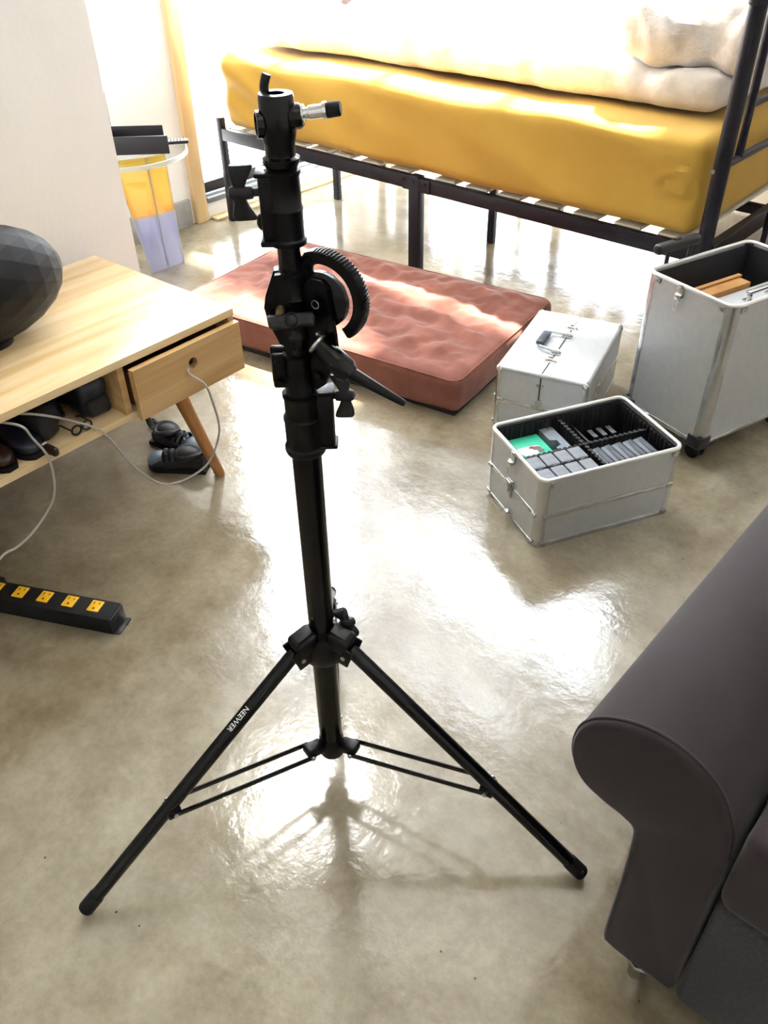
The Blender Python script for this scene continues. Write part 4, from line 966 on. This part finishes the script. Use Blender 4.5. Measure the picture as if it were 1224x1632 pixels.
# upper collar block
g = G().lathe([(0.0125, 0.930), (0.0195, 0.932), (0.0200, 0.937), (0.0178, 0.939), (0.0178, 0.966), (0.0188, 0.968), (0.0170, 0.971), (0.0170, 1.000), (0.0182, 1.002), (0.0182, 1.006), (0.0140, 1.008)], C0, Z, 40)
g.box((-0.0125, -0.001, 0.970), (0.024, 0.024, 0.066), bev=0.004).box((-0.0130, -0.001, 1.0035), (0.029, 0.029, 0.005), bev=0.002).box((-0.0125, -0.001, 0.9355), (0.029, 0.030, 0.006), bev=0.002)
g.ell((-0.025, 0.004, 0.953), (0.006, 0.008, 0.009))
uc = g.done('locking_collar', 'blackcast', ls)
wing(uc, (-0.024, -0.004, 0.9855), (-1, -0.12, 0.0), (0.10, 0.05, -1), 0.027, 0.020, 0.008, stem=0.014)
# head socket
g = G().lathe([(0.0125, 1.004), (0.0170, 1.010), (0.0185, 1.013), (0.0185, 1.017), (0.0150, 1.019), (0.0150, 1.030), (0.0160, 1.034), (0.0172, 1.040), (0.0172, 1.071), (0.0162, 1.0745), (0.0085, 1.0745), (0.0082, 1.060)], C0, Z, 44)
g.lathe([(0.0115, 0), (0.0115, 0.008), (0.0095, 0.011), (0.007, 0.0115)], (0.0135, -0.002, 1.054), (1, -0.1, 0.12), 24)
g.lathe([(0.0125, 0), (0.0125, 0.006), (0.0105, 0.0065), (0.0100, 0.002)], (-0.0145, -0.003, 1.048), (-1, -0.25, 0), 24, cap=False)
hd = g.done('spigot_socket', 'black', ls)
G().cyl((0, 0, 1.058), (0, 0, 1.0595), 0.0084, n=24).done('socket_hole', 'dark_plastic', hd)
ax = Vector((1, -0.12, 0.14)).normalized(); o_ = Vector((0.022, -0.003, 1.0565))
G().lathe([(0.0082, 0), (0.0082, 0.004), (0.0050, 0.005), (0.0050, 0.008), (0.0063, 0.009), (0.0063, 0.022), (0.0078, 0.0228), (0.0078, 0.0262), (0.0050, 0.0268), (0.005, 0.029)], o_, ax, 24).done('spigot', 'chrome', hd, 'chrome spigot')
G().lathe([(0.0070, 0.0270), (0.0072, 0.028), (0.0068, 0.0385), (0.0058, 0.0395)], o_, ax, 20).done('spigot_cap', 'blackmat', hd, 'black end cap')
G().tube(catmull([(-0.006, 0.020, 1.050), (-0.011, 0.021, 1.066), (-0.0125, 0.020, 1.076), (-0.009, 0.020, 1.087)], 6), [0.004]*6+[0.0045]*13, 14).done('locking_lever', 'knob', hd)
# spider hub
HZ = 0.018
g = G().lathe([(0.0200, 0.300+HZ), (0.0225, 0.304+HZ), (0.0225, 0.330+HZ), (0.0195, 0.340+HZ), (0.0190, 0.346+HZ)], C0, Z, 40)
dirs = [R(213.4), R(-27.0), R(93.0)]
for a in dirs:
    d = Vector((math.cos(a), math.sin(a), 0)); t_ = Vector((-d.y, d.x, 0))
    rt_ = Matrix((d, t_, Z)).transposed()
    tilt = Matrix.Rotation(R(18), 3, t_)
    g.box(d*0.030+Z*(0.329+HZ), (0.040, 0.034, 0.030), tilt @ rt_, 0.008, 4)
    g.box(d*0.034+t_*0.0145+Z*(0.314+HZ), (0.042, 0.004, 0.034), tilt @ rt_, 0.0015); g.box(d*0.034-t_*0.0145+Z*(0.314+HZ), (0.042, 0.004, 0.034), tilt @ rt_, 0.0015)
g.lathe([(0.020, 0.300), (0.030, 0.303), (0.033, 0.312), (0.033, 0.334), (0.028, 0.348), (0.0195, 0.352)], C0, Z, 40)
hb = g.done('spider_hub', 'blackcast', ls)
for a in dirs:
    d = Vector((math.cos(a), math.sin(a), 0)); t_ = Vector((-d.y, d.x, 0)); tilt = Matrix.Rotation(R(18), 3, t_); rt_ = Matrix((d, t_, Z)).transposed()
    G().box(d*0.032+Z*(0.3455+HZ), (0.026, 0.020, 0.0015), tilt @ rt_, 0.0007).done('hub_inlay', 'dark_plastic', hb)
    g = G()
    for s_ in (-1, 1): g.cyl(d*0.043+t_*s_*0.0155+Z*(0.310+HZ), d*0.043+t_*s_*0.0185+Z*(0.310+HZ), 0.0036, n=12)
    g.done('rivet', 'steel', hb, 'steel rivet')
wing(hb, (0.024, 0.006, 0.356), (0.84, -0.10, 0.40), (0.42, -0.10, -0.85), 0.024, 0.018, 0.009)
# lower spreader hub, legs, braces
g = G().lathe([(0.0150, 0.060), (0.0205, 0.064), (0.0215, 0.072), (0.0205, 0.098), (0.0195, 0.104)], C0, Z, 36)
for a in dirs:
    d = Vector((math.cos(a), math.sin(a), 0)); t_ = Vector((-d.y, d.x, 0)); rt_ = Matrix((d, t_, Z)).transposed()
    g.box(d*0.034+Z*0.092, (0.030, 0.024, 0.016), Matrix.Rotation(R(-8), 3, t_) @ rt_, 0.003)
lh = g.done('spreader_hub', 'blackcast', ls)
for i, a in enumerate(dirs):
    d = Vector((math.cos(a), math.sin(a), 0)); t_ = Vector((-d.y, d.x, 0))
    A = d*0.046+Z*0.334; B = d*0.437+Z*0.012
    lg = G().lathe([(0.0108, 0), (0.0108, (B-A).length)], A, B-A, 28).done('leg', 'black', ls)
    G().lathe([(0.0118, (B-A).length-0.030), (0.0121, (B-A).length-0.026), (0.0121, (B-A).length-0.003), (0.0105, (B-A).length)], A, B-A, 28).done('rubber_foot', 'blackmat', lg)
    pl = A+(B-A)*((0.275-0.046)/(0.437-0.046))
    for s_ in (-1, 1):
        q0 = d*0.044+t_*s_*0.0145+Z*0.092; q1 = pl+t_*s_*0.0145+Z*-0.008
        dd = (q1-q0).normalized(); rt_ = Matrix((dd, t_, dd.cross(t_))).transposed()
        bq = G().box((q0+q1)/2, ((q1-q0).length+0.012, 0.003, 0.010), rt_, 0.001).done('brace', 'black', ls)
        g = G()
        for q in (q0, q1): g.cyl(q-t_*s_*0.001, q+t_*s_*0.004, 0.0034, n=12)
        g.done('rivet', 'steel', bq, 'steel rivet')
    G().box(pl+Z*-0.010, (0.022, 0.027, 0.016), Matrix((d, t_, Z)).transposed(), 0.003).done('brace_clip', 'blackcast', lg)
    if i == 0:
        ld = (B-A).normalized()
        cp = Vector((0, 0, 1.25))-(Vector((sx, sy, 0))+A+ld*0.13)
        nrm = cp - ld*cp.dot(ld); nrm.normalize()
        side = nrm.cross(ld)                       # letter up direction
        nrm2 = (nrm*math.cos(R(18)) - side*math.sin(R(18))).normalized(); up2 = nrm2.cross(ld)
        cu_ = bpy.data.curves.new('t', 'FONT'); cu_.body = 'NEEWER'; cu_.size = 0.0115; cu_.align_x = 'CENTER'; cu_.align_y = 'CENTER'; cu_.extrude = 0.0001; cu_.space_character = 1.0
        to = bpy.data.objects.new('t', cu_); COL.objects.link(to); bpy.context.view_layer.update()
        me = bpy.data.meshes.new_from_object(to); bpy.data.objects.remove(to)
        me.materials.clear(); me.materials.append(M['white_ink'])
        tcen = A + ld*0.128
        for v in me.vertices:
            x, y, z = v.co; an = y/0.0116
            v.co = tcen + ld*x + (nrm2*math.cos(an) + up2*math.sin(an))*(0.0116+z)
        tl = bpy.data.objects.new('printed_lettering', me); COL.objects.link(tl); tl.parent = lg; tl['label'] = 'white lettering on the leg'
